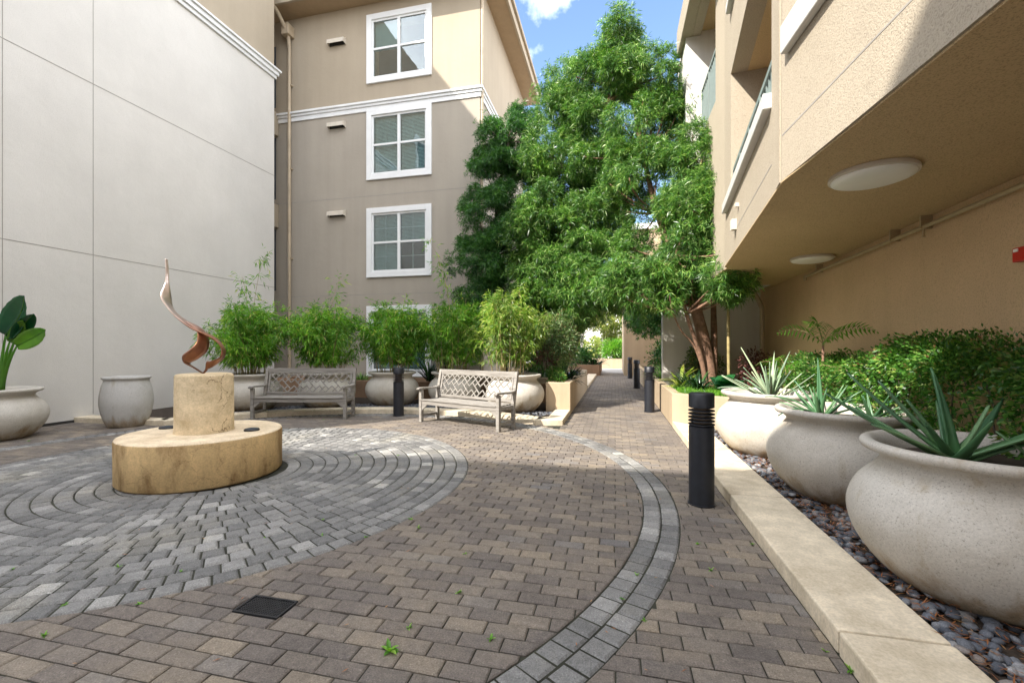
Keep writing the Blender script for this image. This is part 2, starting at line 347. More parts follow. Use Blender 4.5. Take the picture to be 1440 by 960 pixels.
def clip(poly, n, c):                     # keep points with n.p >= c
    out = []
    for i in range(len(poly)):
        a, b = poly[i], poly[(i + 1) % len(poly)]
        da = n[0] * a[0] + n[1] * a[1] - c; db = n[0] * b[0] + n[1] * b[1] - c
        if da >= 0: out.append(a)
        if (da >= 0) != (db >= 0):
            u = da / (da - db); out.append((a[0] + u * (b[0] - a[0]), a[1] + u * (b[1] - a[1])))
    return out
def area(p): return abs(sum(p[i][0] * p[(i + 1) % len(p)][1] - p[(i + 1) % len(p)][0] * p[i][1] for i in range(len(p)))) / 2
def inset(poly, d):
    n = len(poly); out = []
    for i in range(n):
        p0, p1, p2 = poly[i - 1], poly[i], poly[(i + 1) % n]
        e1 = Vector((p1[0] - p0[0], p1[1] - p0[1])); e2 = Vector((p2[0] - p1[0], p2[1] - p1[1]))
        if e1.length < 1e-6 or e2.length < 1e-6: out.append(p1); continue
        e1.normalize(); e2.normalize(); n1 = Vector((-e1.y, e1.x)); n2 = Vector((-e2.y, e2.x))
        b = n1 + n2; k = 1 + n1.dot(n2)
        if k < .15: k = .15
        out.append((p1[0] + b.x * d / k, p1[1] + b.y * d / k))
    return out
def brick(mb, poly, gap, bev, near=True):
    q = [poly[0]]
    for p in poly[1:]:
        if math.hypot(p[0] - q[-1][0], p[1] - q[-1][1]) > .004: q.append(p)
    if math.hypot(q[0][0] - q[-1][0], q[0][1] - q[-1][1]) < .004: q.pop()
    if len(q) < 3 or area(q) < .0012: return
    o = inset(q, gap); dz = random.gauss(0, .0011); n = len(o)
    tx, ty = random.gauss(0, .009), random.gauss(0, .009); cx = sum(p[0] for p in o) / n; cy = sum(p[1] for p in o) / n
    z = lambda p, b: b + dz + (p[0] - cx) * tx + (p[1] - cy) * ty
    i1 = inset(o, bev)
    if area(i1) > area(o): return
    vs = [(p[0], p[1], -.028) for p in o] + [(p[0], p[1], z(p, -bev * .8)) for p in o] + [(p[0], p[1], z(p, 0)) for p in i1]
    fs = [(i, (i + 1) % n, (i + 1) % n + n, i + n) for i in range(n)] + [(i + n, (i + 1) % n + n, (i + 1) % n + 2 * n, i + 2 * n) for i in range(n)] + [tuple(range(2 * n, 3 * n))]
    mb.add(vs, fs)
def region_ok(x, y):                       # inside the paved area?
    if x > 1.0: return False
    if y > 7.4 and x < -.92:
        if math.hypot(x - BC[0], y - BC[1]) < 4.62: return True
        return False
    return True
BX, BY = .212, .104
field = MB()
GR = (-1.99, -1.71, 1.95, 2.11)           # drain opening
for j in range(int(-6 / BY), int(30.5 / BY)):
    y0 = j * BY; sh = (j % 2) * BX / 2 + random.uniform(-.006, .006)
    for i in range(int(-10.4 / BX), int(1.3 / BX) + 1):
        x0 = i * BX + sh; poly = [(x0, y0), (x0 + BX, y0), (x0 + BX, y0 + BY), (x0, y0 + BY)]
        cx, cy = x0 + BX / 2, y0 + BY / 2
        if cy > 10.5 and cx < -1.2: continue
        if not region_ok(cx, cy): 
            if cx < 1.0 or x0 > 1.0: continue
        if x0 + BX > 1.0: poly = clip(poly, (-1, 0), -1.0)
        if len(poly) < 3: continue
        dd = math.hypot(cx - DC[0], cy - DC[1])
        if dd < DR - .13: continue
        if dd < DR + .13:
            n = ((cx - DC[0]) / dd, (cy - DC[1]) / dd); poly = clip(poly, n, n[0] * DC[0] + n[1] * DC[1] + DR)
            if len(poly) < 3: continue
        db = math.hypot(cx - BC[0], cy - BC[1]); n = ((cx - BC[0]) / db, (cy - BC[1]) / db); k = n[0] * BC[0] + n[1] * BC[1]
        if BI + .12 < db < BO - .12: continue
        pieces = [poly]
        if BI - .13 < db < BO + .13:
            pieces = [clip(poly, (-n[0], -n[1]), -(k + BI)), clip(poly, n, k + BO)]
        if x0 < GR[1] and x0 + BX > GR[0] and y0 < GR[3] and y0 + BY > GR[2]:
            q = poly; pieces = [clip(q, (-1, 0), -GR[0]), clip(q, (1, 0), GR[1])]
            q = clip(clip(q, (1, 0), GR[0]), (-1, 0), -GR[1]) if len(q) > 2 else []
            if len(q) > 2: pieces += [clip(q, (0, -1), -GR[2]), clip(q, (0, 1), GR[3])]
        for q in pieces:
            if len(q) >= 3: brick(field, q, .0032, .007)
o = field.build('brown_paving', M['pav']); o['kind'] = 'structure'
ring = MB()
def rings(mb, c, r0, r1, nr, w, a0=0, a1=2 * math.pi, ok=None):
    dr = (r1 - r0) / nr
    for k in range(nr):
        ra, rb = r0 + k * dr, r0 + (k + 1) * dr; n = max(8, round((ra + rb) / 2 * (a1 - a0) / w)); ph = random.random()
        for i in range(n):
            s = (i + ph) / n * (a1 - a0) + a0; e = (i + 1 + ph) / n * (a1 - a0) + a0
            e += 0; m = (s + e) / 2
            P = lambda r, a: (c[0] + r * math.cos(a), c[1] + r * math.sin(a))
            if ok and not ok(*P((ra + rb) / 2, m)): continue
            brick(mb, [P(ra, s), P(rb, s), P(rb, m), P(rb, e), P(ra, e), P(ra, m)], .005, .013)
rings(ring, DC, .72, DR, 15, .142)
ring.build('grey_ring_paving', M['pavg'])['kind'] = 'structure'
ring = MB(); rings(ring, BC, BI, BO, 2, .125, ok=lambda x, y: x < .95 and x > -10)
ring.build('grey_band_paving', M['pavg'])['kind'] = 'structure'
MB().box(-6, 6, 26, 31.5, -.03, .006).build('far_pavement', M['concrete'])['kind'] = 'structure'

# curbs --------------------------------------------------------
cb = MB()
ys = [-3.6, -1.6, .37, 2.33, 4.3, 6.3, 8.38]
for a, b in zip(ys, ys[1:]):
    cb.prism([(1.004, a + .005), (1.45, a + .005), (1.45, b - .005), (1.004, b - .005)] if b < 8 else [(1.004, a + .003), (1.45, a + .003), (1.45, 7.95), (1.24, 8.1), (1.004, 8.38)], -.02, .10)
cb.build('curb', M['curb'], bevel=.012)['kind'] = 'structure'
cb = MB(); nseg = 9; a0, a1 = R(56.0), R(152)
for k in range(nseg):
    s, e = a0 + (a1 - a0) * k / nseg + .0006, a0 + (a1 - a0) * (k + 1) / nseg - .0006
    P = lambda r, a: (BC[0] + r * math.cos(a), BC[1] + r * math.sin(a))
    pts = [P(4.5, s + (e - s) * i / 5) for i in range(6)] + [P(4.86, e - (e - s) * i / 5) for i in range(6)]
    cb.prism(pts, -.02, .10)
cb.prism([(-1.43, 7.95), (-.93, 8.06), (-.93, 9.43), (-1.25, 9.43), (-1.25, 8.40), (-1.43, 8.32)], -.02, .10)
cb.prism([(-10, 6.25), (-7.96, 6.34), (-8.1, 6.6), (-10, 6.55)], -.02, .10)
cb.prism([(-.93, 15.85), (-.93, 23.1), (-1.35, 23.1), (-1.35, 15.85)], -.02, .10)
cb.build('courtyard_curb', M['curb'], bevel=.012)['kind'] = 'structure'

# beds: soil sheets under the pebbles
bed = MB(); bed.prism([(1.45, -2.5), (3.1, -2.5), (3.3, 8.2), (1.45, 8.0)], -.02, .05)
bed.build('right_bed', M['soil'])['kind'] = 'structure'
bed = MB()
bed.prism([(-10, 6.55)] + [(BC[0] + 4.86 * math.cos(a), BC[1] + 4.86 * math.sin(a)) for a in np.linspace(R(150), R(58), 24)] + [(-1.25, 8.5), (-1.25, 9.43), (-1.5, 9.6), (-1.5, 10.9), (-10, 10.9)], -.02, .05)
bed.build('back_bed', M['soil'])['kind'] = 'structure'

def pebbles(name, pts, label):
    ico = []
    n, m_ = 7, 4
    V = []; F = []
    base = [(0, 0, 1)] + [(math.sin(math.pi * i / m_) * math.cos(2 * math.pi * k / n), math.sin(math.pi * i / m_) * math.sin(2 * math.pi * k / n), math.cos(math.pi * i / m_)) for i in range(1, m_) for k in range(n)] + [(0, 0, -1)]
    B = np.array(base); bf = []
    for k in range(n): bf.append((0, 1 + k, 1 + (k + 1) % n, 1 + (k + 1) % n))
    for i in range(m_ - 2):
        for k in range(n): bf.append((1 + i * n + k, 1 + (i + 1) * n + k, 1 + (i + 1) * n + (k + 1) % n, 1 + i * n + (k + 1) % n))
    for k in range(n): bf.append((1 + (m_ - 2) * n + k, len(B) - 1, len(B) - 1, 1 + (m_ - 2) * n + (k + 1) % n))
    mb = MB(); 
    for (x, y, z, s) in pts:
        a = rng.uniform(0, 6.28); ax = s * rng.uniform(.8, 1.35); ay = s * rng.uniform(.6, .95); az = s * rng.uniform(.35, .6)
        q = B * [ax, ay, az]; tl = rng.normal(0, .22)
        q = q @ np.array([[1, 0, 0], [0, math.cos(tl), math.sin(tl)], [0, -math.sin(tl), math.cos(tl)]])
        q = q @ np.array([[math.cos(a), math.sin(a), 0], [-math.sin(a), math.cos(a), 0], [0, 0, 1]]) + [x, y, z]
        mb.add(q.tolist(), [tuple(dict.fromkeys(f)) for f in bf])
    o = mb.build(name, M['pebble'], smooth='all'); tag(o, label, 'pebbles', kind='stuff'); return o
pts = []
for _ in range(3400):
    x = rng.uniform(1.47, 2.75); y = rng.uniform(.2, 7.9)
    if x > 2.2 and y > 3 and rng.random() < .7: continue
    pts.append((x, y, .055 + rng.uniform(0, .025), rng.uniform(.022, .045)))
pebbles('pebbles', pts, 'blue grey river pebbles between the pale curb and the big round pots')
pts = []
for _ in range(3600):
    a = rng.uniform(R(60), R(140)); r = rng.uniform(4.88, 5.6)
    pts.append((BC[0] + r * math.cos(a), BC[1] + r * math.sin(a), .06 + rng.uniform(0, .02), rng.uniform(.018, .034)))
pebbles('pebbles', pts, 'dark pebbles in the bed behind the two wooden benches')

def leaves(pos, d, L, W, nrm=None, bend=.0):
    """diamond leaves: arrays pos(n,3), dir(n,3), L(n), W(n)"""
    pos = np.asarray(pos, float); d = np.asarray(d, float); d /= np.linalg.norm(d, axis=1)[:, None] + 1e-9
    if nrm is None: nrm = rng.normal(size=pos.shape)
    s = np.cross(d, nrm); s /= np.linalg.norm(s, axis=1)[:, None] + 1e-9
    L = np.broadcast_to(L, len(pos))[:, None]; W = np.broadcast_to(W, len(pos))[:, None]
    mid = pos + d * L * .45; tip = pos + d * L; tip[:, 2] -= (L * bend)[:, 0]
    V = np.stack([pos, mid + s * W / 2, tip, mid - s * W / 2], 1).reshape(-1, 3)
    F = np.arange(len(pos) * 4).reshape(-1, 4); return V, F
def cat(parts):
    Vs, Fs, n = [], [], 0
    for V, F in parts: Vs.append(V); Fs.append(F + n); n += len(V)
    return np.concatenate(Vs), np.concatenate(Fs)
def rand_dir(n, up=0):
    v = rng.normal(size=(n, 3)); v[:, 2] += up; return v / np.linalg.norm(v, axis=1)[:, None]

# dry needles in the pebble beds
n = 5200; P_ = np.stack([rng.uniform(1.46, 2.3, n), rng.uniform(.3, 7.5, n), rng.uniform(.075, .10, n)], 1)
D_ = rng.normal(size=(n, 3)); D_[:, 2] *= .15
V, F = leaves(P_, D_, rng.uniform(.03, .075, n), .0065, np.tile([0, 0, 1.], (n, 1)))
tag(npobj('dry_needles', M['needle'], V, F), 'rusty dry needles scattered among the right hand pebbles', 'leaf litter', kind='stuff')
n = 170; P_ = np.stack([rng.uniform(-6, 1.4, n), rng.uniform(1.2, 7, n), np.full(n, .012)], 1)
P_[:, 2] = np.where(P_[:, 0] > 1.0, .108, .008); D_ = rng.normal(size=(n, 3)); D_[:, 2] *= .1
V, F = leaves(P_, D_, rng.uniform(.015, .045, n), rng.uniform(.003, .007, n), np.tile([0, 0, 1.], (n, 1)))
tag(npobj('leaf_litter', M['needle'], V, F), 'small dry leaf bits lying on the pavers and curb', 'leaf litter', kind='stuff')

# ------------------------------------------------------------------ left building
T = (-10, 6, 0)
lb = thing('apartment_building', T, 'tall pale grey stucco building with a white cornice on the left side', 'building')
MB().box(-20, -10, .85, 11.3, 0, 9.62).build('lower_wall', M['cream'], lb)
MB().box(-20, -10.002, .85, 11.3, 9.62, 15.9).build('upper_wall', M['tan'], lb)
m = MB()
for pr, z0, z1 in ((.05, 9.52, 9.62), (.10, 9.62, 9.74), (.15, 9.74, 9.80)):
    m.box(-10 + .001, -10 + pr, .85, 11.3 + pr, z0, z1)
m.build('cornice', M['white'], lb, bevel=.01)
m = MB()
for z in (3.24, 6.6): m.box(-10, -9.997, .85, 11.3, z - .007, z + .007)
for y in (5.25, 6.57, 1.5): m.box(-10, -9.9965, y - .005, y + .005, .12, 9.5)
m.build('control_joint', M['seam'], lb)
MB().box(-10, -9.985, .85, 11.3, .0, .05).build('base_gap', M['dark'], lb)
for y0, z0 in ((2.2, 10.6),):
    w = MB().box(-10.01, -9.96, y0, y0 + 1.6, z0, z0 + 1.8).build('window', M['white'], lb)
    MB().box(-9.958, -9.95, y0 + .15, y0 + 1.45, z0 + .15, z0 + 1.65).build('pane', M['room'], w)

# ------------------------------------------------------------------ back building
YF = 12.35
bb = thing('apartment_building', (-7, YF, 0), 'taupe and tan four storey building with a column of white windows', 'building')
W0, W1 = -7.53, -5.36
wins = [(.55, 2.72), (3.6, 5.75), (6.62, 8.79), (9.61, 11.75)]
fr = .17
def facade(z0, z1, mt, nm):
    m = MB(); a, b = W0 + .15, W1 - .15
    m.box(-14.5, a, YF, YF + .3, z0, z1); m.box(b, -3.85, YF, YF + .3, z0, z1)
    zs = [z0]
    for u, v in wins:
        u += .15; v -= .15
        if v > z0 and u < z1: zs += [max(u, z0), min(v, z1)]
    zs.append(z1)
    for k in range(0, len(zs), 2):
        if zs[k + 1] - zs[k] > .01: m.box(a, b, YF, YF + .3, zs[k], zs[k + 1])
    m.box(-4.15, -3.85, YF + .3, 18.6, z0, z1); m.box(-14.5, -4.15, 18.3, 18.6, z0, z1)
    m.build(nm, mt, bb)
facade(0, 8.9, M['taupe'], 'lower_wall'); facade(8.9, 12.1, M['tan'], 'upper_wall')
m = MB()
for pr, z0, z1 in ((.035, 8.76, 8.90), (.07, 8.90, 8.98), (.11, 8.98, 9.05)):
    m.box(-14.5, -3.85 + pr, YF - pr, YF - .001, z0, z1); m.box(-3.849, -3.85 + pr, YF - .001, 18.6, z0, z1)
m.build('cornice', M['white'], bb, bevel=.008)
m = MB()
for z in (3.08, 6.14): m.box(-14.5, -3.85, YF - .003, YF, z - .007, z + .007); m.box(-3.85, -3.847, YF, 18.6, z - .007, z + .007)
m.build('control_joint', M['seam'], bb)
# eave and roof
m = MB(); m.box(-14.5, -3.28, YF - .62, 19.1, 12.1, 12.2)
m.build('eave_soffit', M['eave'], bb)
m = MB(); m.box(-14.5, -3.22, YF - .70, YF - .62, 12.08, 12.42); m.box(-3.28, -3.20, YF - .62, 19.1, 12.08, 12.42)
m.box(-14.5, -3.14, YF - .76, YF - .70, 12.36, 12.50); m.box(-3.20, -3.12, YF - .70, 19.1, 12.36, 12.50)
m.build('fascia_gutter', M['tan'], bb, bevel=.01)
m = MB(); m.add([(-14.5, YF - .7, 12.4), (-3.2, YF - .7, 12.4), (-3.2, 19.1, 12.4), (-14.5, 19.1, 12.4), (-14.5, 15.4, 14.0), (-6.5, 15.4, 14.0)], [(0, 1, 5, 4), (1, 2, 5), (2, 3, 4, 5), (0, 4, 3)])
m.build('roof', M['eave'], bb)
# windows
for k, (z0, z1) in enumerate(wins):
    m = MB(); y0, y1 = YF - .045, YF + .05
    m.box(W0, W0 + fr, y0, y1, z0, z1); m.box(W1 - fr, W1, y0, y1, z0, z1)
    m.box(W0 + fr, W1 - fr, y0, y1, z1 - fr, z1); m.box(W0 + fr, W1 - fr, y0, y1, z0, z0 + fr)
    m.box(W0 + .005, W1 - .005, YF - .06, YF - .045, z0 - .004, z0 + .05)
    w = m.build('window', M['white'], bb, bevel=.006)
    a, b, u, v = W0 + fr, W1 - fr, z0 + fr, z1 - fr; xm = (a + b) / 2; zm = (u + v) / 2
    m = MB(); y0, y1 = YF + .0, YF + .06; s = .055
    m.box(a, a + s, y0, y1, u, v); m.box(b - s, b, y0, y1, u, v); m.box(a + s, b - s, y0, y1, u, u + s); m.box(a + s, b - s, y0, y1, v - s, v)
    m.box(xm - .045, xm + .045, y0 - .01, y1, u + s, v - s); m.box(a + s, xm - .045, y0 - .005, y1, zm - .03, zm + .03); m.box(xm + .045, b - s, y0 - .005, y1, zm - .03, zm + .03)
    if k == 1 or k == 2:                      # thin muntins
        for xa, xb in ((a + s, xm - .045), (xm + .045, b - s)):
            for ua, ub in ((u + s, zm - .03), (zm + .03, v - s)):
                if k == 2 and ub < zm + .01: continue
                xc = (xa + xb) / 2; zc = (ua + ub) / 2
                m.box(xc - .008, xc + .008, YF + .03, YF + .045, ua, ub)
                if k == 1: m.box(xa, xc - .008, YF + .03, YF + .045, zc - .008, zc + .008); m.box(xc + .008, xb, YF + .03, YF + .045, zc - .008, zc + .008)
    m.build('sash', M['white'], w)
    MB().box(a + s, b - s, YF + .026, YF + .029, u + s, v - s).build('pane', M['glass'], w)
    m = MB()
    if k == 3:
        mm = MB().box(a + s, xm - .045, YF + .12, YF + .13, zm, v).build('blind', M['curtain'], w)
    else:
        n = 22
        for side, (xa, xb) in enumerate(((a + s, xm - .045), (xm + .045, b - s))):
            for i in range(2 * n):
                z = u + (i + .5) * (v - u) / (2 * n)
                if k == 1 and side == 1 and z < zm: continue
                if k == 2 and z < zm and False: continue
                m.add([(xa, YF + .10, z - .016), (xb, YF + .10, z - .016), (xb, YF + .112, z + .018), (xa, YF + .112, z + .018)], [(0, 1, 2, 3)])
        m.build('blind', M['blind'] if k == 2 else M['curtain'], w)
    MB().box(a - .1, b + .1, YF + .6, YF + .65, u - .1, v + .1).build('room', M['room'], w)
# vents, downspout, recess balconies
for z in (5.56, 8.36, 10.98):
    m = MB(); x0, x1 = -8.85, -8.27
    m.add([(x0, YF, z), (x1, YF, z), (x1, YF, z + .20), (x0, YF, z + .20), (x0, YF - .15, z + .02), (x1, YF - .15, z + .02), (x1, YF - .15, z + .14), (x0, YF - .15, z + .14)],
          [(0, 4, 7, 3), (1, 2, 6, 5), (4, 5, 6, 7), (3, 7, 6, 2)])
    v = m.build('vent_hood', M['vent'], bb, solid=.012)
    m = MB(); m.box(x0 + .02, x1 - .02, YF - .03, YF - .002, z + .01, z + .13); m.build('vent_opening', M['dark'], v)
m = MB(); xs = -10.28
m.tube([(xs, YF - .08, 0.2), (xs, YF - .08, 11.2)], .052, 10)
for z in (1.5, 4.3, 7.2, 9.9): m.box(xs - .08, xs + .08, YF - .1, YF, z, z + .04)
m.tube([(xs, YF - .08, 11.15), (xs + .02, YF - .15, 11.5), (xs - .05, YF - .5, 11.95), (xs - .1, YF - .72, 12.15)], .06, 10)
m.build('downspout', M['spout'], bb, smooth=True)
m = MB(); m.prism([(xs - .13, YF - .3), (xs + .13, YF - .3), (xs + .13, YF), (xs - .13, YF)], 11.45, 11.8); m.build('downspout_head', M['spout'], bb, bevel=.02)
for z in (5.35, 8.35): MB().box(-12, -10.75, YF - .75, YF, z, z + .75).build('balcony', M['tan'], bb, bevel=.01)
for z in (3.3, 6.3, 9.3): MB().box(-12, -10.86, YF - .02, YF, z, z + 2.0).build('side_window', M['room'], bb)
m = MB(); m.tube([(-3.80, YF + .05, .2), (-3.80, YF + .05, 12.0)], .045, 10); m.build('corner_downspout', M['spout'], bb, smooth=True)

# ------------------------------------------------------------------ right building (faceted, overhanging)
SZ = 2.73
P0, P1, P2, P3 = Vector((1.85, -3)), Vector((1.30, 3.92)), Vector((1.74, 7.8)), Vector((1.80, 7.85))
rbd = thing('apartment_building', (3, 6, 0), 'sand coloured building with deep balconies overhanging the path on the right', 'building')
def xw(y): return 3.04 + (y - 4.17) * .042
m = MB(); m.prism([(xw(-3), -3), (xw(11.5), 11.5), (xw(11.5) + .3, 11.5), (xw(-3) + .3, -3)], 0, SZ); m.build('recessed_wall', M['backwall'], rbd)
m = MB(); m.prism([(1.15, 11.5), (xw(11.5), 11.5), (xw(11.5), 11.8), (1.15, 11.8)], 0, 5.4); m.build('pale_wall', M['pale'], rbd)
m = MB(); m.prism([tuple(P0), (1.385, 3.1), tuple(P1), tuple(P2), (1.80, 7.9), (1.80, 10.2), (3.2, 10.2), (3.2, 11.5), (9, 11.5), (9, -3)], SZ, SZ + .012)
m.build('soffit', M['soffit'], rbd)
def vwall(m, a, b, z0, z1, th=.22, inward=1):
    a = Vector(a); b = Vector(b); d = (b - a).normalized(); n = Vector((d.y, -d.x)) * inward
    m.prism([tuple(a), tuple(b), tuple(b + n * th), tuple(a + n * th)], z0, z1)
L_ = lambda a, b, t: a + (b - a) * t
# near facet, full height
m = MB(); vwall(m, P0, P1, SZ + .012, 11.6, .22)
# second facet: band under sill, piers, slab bands
q0, q1 = L_(P1, P2, .10), L_(P1, P2, .80)
vwall(m, P1, q0, SZ + .012, 11.6, .3)
vwall(m, q1, P2, SZ + .012, 11.6, .9)
vwall(m, q0, q1, SZ + .012, 3.52, .22)
vwall(m, q0, q1, 5.42, 6.3, .22); vwall(m, q0, q1, 8.1, 9.0, .22); vwall(m, q0, q1, 10.9, 11.6, .22)
# lower closure of far facets
vwall(m, P3, (1.80, 10.2), SZ + .012, 5.3, .22)
# third facet (parallel to the path)
vwall(m, P3, (1.80, 8.75), 5.3, 11.4, .5); vwall(m, (1.80, 8.75), (1.80, 10.2), 5.3, 5.95, .2)
m.build('wall', M['tanrough'], rbd)
m = MB()
vwall(m, P1 + Vector((-.004, .05)), P1 + Vector((.018, .20)), SZ + .012, 11.6, .05, 1)
m.build('corner_bead', M['tanrough'], rbd)
MB().box(1.802, 4.5, 7.9, 10.2, 5.3, 5.42).build('balcony_slab', M['soffit'], rbd)
MB().box(1.62, 4.5, 7.9, 10.9, 8.25, 8.40).build('balcony_slab', M['soffit'], rbd)
for z in (5.30, 8.10, 10.9):
    m = MB(); m.prism([tuple(L_(q0, q1, 0) + Vector((.22, 0))), tuple(q1 + Vector((.22, 0))), (4.5, 7.2), (4.5, 4.0)], z + .12, z + .25)
    m.build('balcony_slab', M['soffit'], rbd)
m = MB(); m.prism([(3.0, 3.0), (3.0, 7.7), (3.2, 7.7), (3.2, 3.0)], SZ + .05, 11.6); m.prism([(2.9, 7.9), (2.9, 10.2), (3.1, 10.2), (3.1, 7.9)], 5.42, 11); 
m.prism([(1.7, 4.40), (3.0, 4.40), (3.0, 4.3), (1.7, 4.3)], SZ + .05, 11.6)
m.build('balcony_back_wall', M['backwall'], rbd)
# wing with pale return wall and roof edge
m = MB(); m.box(1.5, 4.5, 10.2, 11.5, 2.74, 8.25); m.build('wing_wall', M['pale'], rbd)
m = MB(); m.box(1.40, 1.62, 5.0, 10.9, 8.15, 8.75); m.box(1.62, 1.80, 5.0, 10.2, 8.15, 8.25); m.build('roof_edge', M['tanrough'], rbd, bevel=.01)
m = MB(); m.box(1.62, 4.5, 8.0, 10.9, 8.4, 12); m.build('attic_wall', M['tanrough'], rbd)
# lower wall of the wing down to the ground beyond
m = MB(); m.box(1.30, 1.9, 10.95, 11.2, 8.0, 8.12)
m.build('corbel', M['tan'], rbd)
# sill bands, railings
m = MB()
d2 = (P2 - P1).normalized(); n2 = Vector((-d2.y, d2.x))
a, b = q0 + n2 * .07, q1 + n2 * .07
vwall(m, a, L_(P1, P2, .93) + n2 * .07, 3.52, 3.66, .30); m.build('sill_band', M['sill'], rbd, bevel=.01)
m = MB(); vwall(m, a, b, 6.3, 6.42, .3)
m.build('sill_band', M['sill'], rbd, bevel=.01); m = MB()
d1 = (P0 - P1).normalized(); n1 = Vector((d1.y, -d1.x))
vwall(m, P1 + d1 * .10 + n1 * .06, P1 + d1 * 3.0 + n1 * .06, 3.68, 3.90, .06, -1)
m.build('sill_band', M['sill'], rbd, bevel=.01)
def railing(a, b, z0, z1, name='railing'):
    m = MB(); a = Vector(a); b = Vector(b)
    m.bar((*a, z1), (*b, z1), .05, .05); m.bar((*a, z0 + .05), (*b, z0 + .05), .04, .04)
    n = int((b - a).length / .11)
    for i in range(n + 1):
        p = L_(a, b, i / n); t = .022 if i % 6 else .05
        m.bar((*p, z0), (*p, z1), t, t)
    m.build(name, M['rail'], rbd)
railing(q0 - n2 * .05, q1 - n2 * .05, 3.66, 4.0)
railing(q0 - n2 * .05, q1 - n2 * .05, 6.42, 7.0)
railing((1.84, 8.76), (1.84, 10.18), 5.95, 6.95)
m = MB()
for (a, b, z, nn) in ((P0, P1, 3.10, n1), (L_(P1, P2, .10), L_(P1, P2, .72), 3.02, n2)):
    a = Vector(a) + nn * .002; b = Vector(b) + nn * .002; vwall(m, a, b, z - .006, z + .006, .004, 1)
m.build('control_joint', M['seam'], rbd)
m = MB(); p = L_(P1, P2, .66) + n2 * .03; m.bar((*p, 3.0), (*p, 3.14), .07, .10); m.build('scupper', M['vent'], rbd); m = MB(); p = L_(P1, P2, .60) + n2 * .02; m.bar((*p, 3.24), (*p, 3.29), .05, .05)
m.build('scupper', M['vent'], rbd)
# downspout at the recess corner
m = MB(); m.tube([(2.72, 10.2, 2.95), (2.8, 10.3, 2.72), (3.05, 10.6, 2.45), (3.16, 10.75, 2.3), (3.18, 10.8, 2.1), (3.18, 10.8, .3)], .05, 10)
m.build('downspout', M['spout'], rbd, smooth=True)
m = MB(); m.prism([(2.05, 9.0), (2.6, 9.6), (2.6, 10.4), (2.05, 10.4)], 2.45, 2.72); m.build('scupper_box', M['pale'], rbd)
# far wing at the end of the path
fw = thing('building_wing', (.45, 23.5, 0), 'sand coloured building corner standing past the far bollards', 'building')
MB().box(.45, 9, 23.5, 30, 0, 7.5).build('wall', M['planterw'], fw)
MB().box(3.0, 9, 17, 23.5, 0, 7.0).build('side_wall', M['backwall'], fw)
MB().box(.35, 9, 23.4, 30.1, 7.5, 7.8).build('parapet', M['white'], fw)

# ceiling lights, pipe, alarm
def ceiling_light(x, y, label):
    t = thing('ceiling_light', (x, y, SZ), label, 'ceiling light', 'round lights under the overhang')
    MB().lathe([(.272, 0), (.276, -.012), (.276, -.03), (.262, -.036)], 48).build('rim', M['vent'], t, smooth=True, local=True)
    MB().lathe([(.262, -.030), (.255, -.045), (.21, -.060), (.12, -.068), (.0, -.070)], 48).build('lens', M['lens'], t, smooth='all', local=True)
ceiling_light(1.90, 3.88, 'nearer and larger looking round white light on the overhang soffit')
ceiling_light(2.80, 7.27, 'farther small round white light on the overhang near the pipe')
t = thing('sprinkler_pipe', (3.0, 6, 2.6), 'tan pipe running along the top of the recessed wall under the soffit', 'pipe')
m = MB(); m.tube([(xw(-2) - .07, -2, 2.62), (xw(8.45) - .07, 8.45, 2.62)], .022, 10); m.tube([(xw(8.45) - .07, 8.45, 2.62), (xw(8.45) - .07, 8.45, 2.56)], .024, 10)
m.build('pipe_run', M['chrome'], t, smooth=True)
for y in (3.2, 5.25, 5.8, 7.9):
    m = MB(); x = xw(y) - .07; m.box(x - .03, x + .07, y - .012, y + .012, 2.60, 2.73)
    if y in (5.25,): m.tube([(x, y, 2.6), (x, y, 2.52)], .012, 8); m.lathe([(.0, 0), (.022, .003), (.022, .006), (0, .008)], 12, (x, y, 2.515))
    m.build('hanger', M['chrome'], t)
t = thing('fire_alarm', (xw(4.15), 4.15, 2.12), 'small red fire alarm box high on the recessed tan wall', 'alarm')
x = xw(4.15); MB().box(x - .06, x - .001, 4.05, 4.19, 2.06, 2.17).build('housing', M['red'], t, bevel=.008)
MB().box(x - .068, x - .06, 4.13, 4.17, 2.135, 2.16).build('strobe_lens', M['lens'], t, bevel=.003)

# rear building (behind the camera; it throws the courtyard's near shade)
t = thing('apartment_building', (-8, -8, 0), 'tan building behind the viewpoint whose roof shades the near pavers', 'building')
MB().box(-20, 1.5, -12, -6, 0, 12.1).build('wall', M['tan'], t)
for x in (-15, -12, -9, -6, -3, -.5):
    for z in (.8, 3.8, 6.8, 9.6):
        w = MB().box(x - .8, x + .8, -6, -5.95, z, z + 1.7).build('window', M['white'], t)
        MB().box(x - .65, x + .65, -5.95, -5.94, z + .15, z + 1.55).build('pane', M['room'], w)

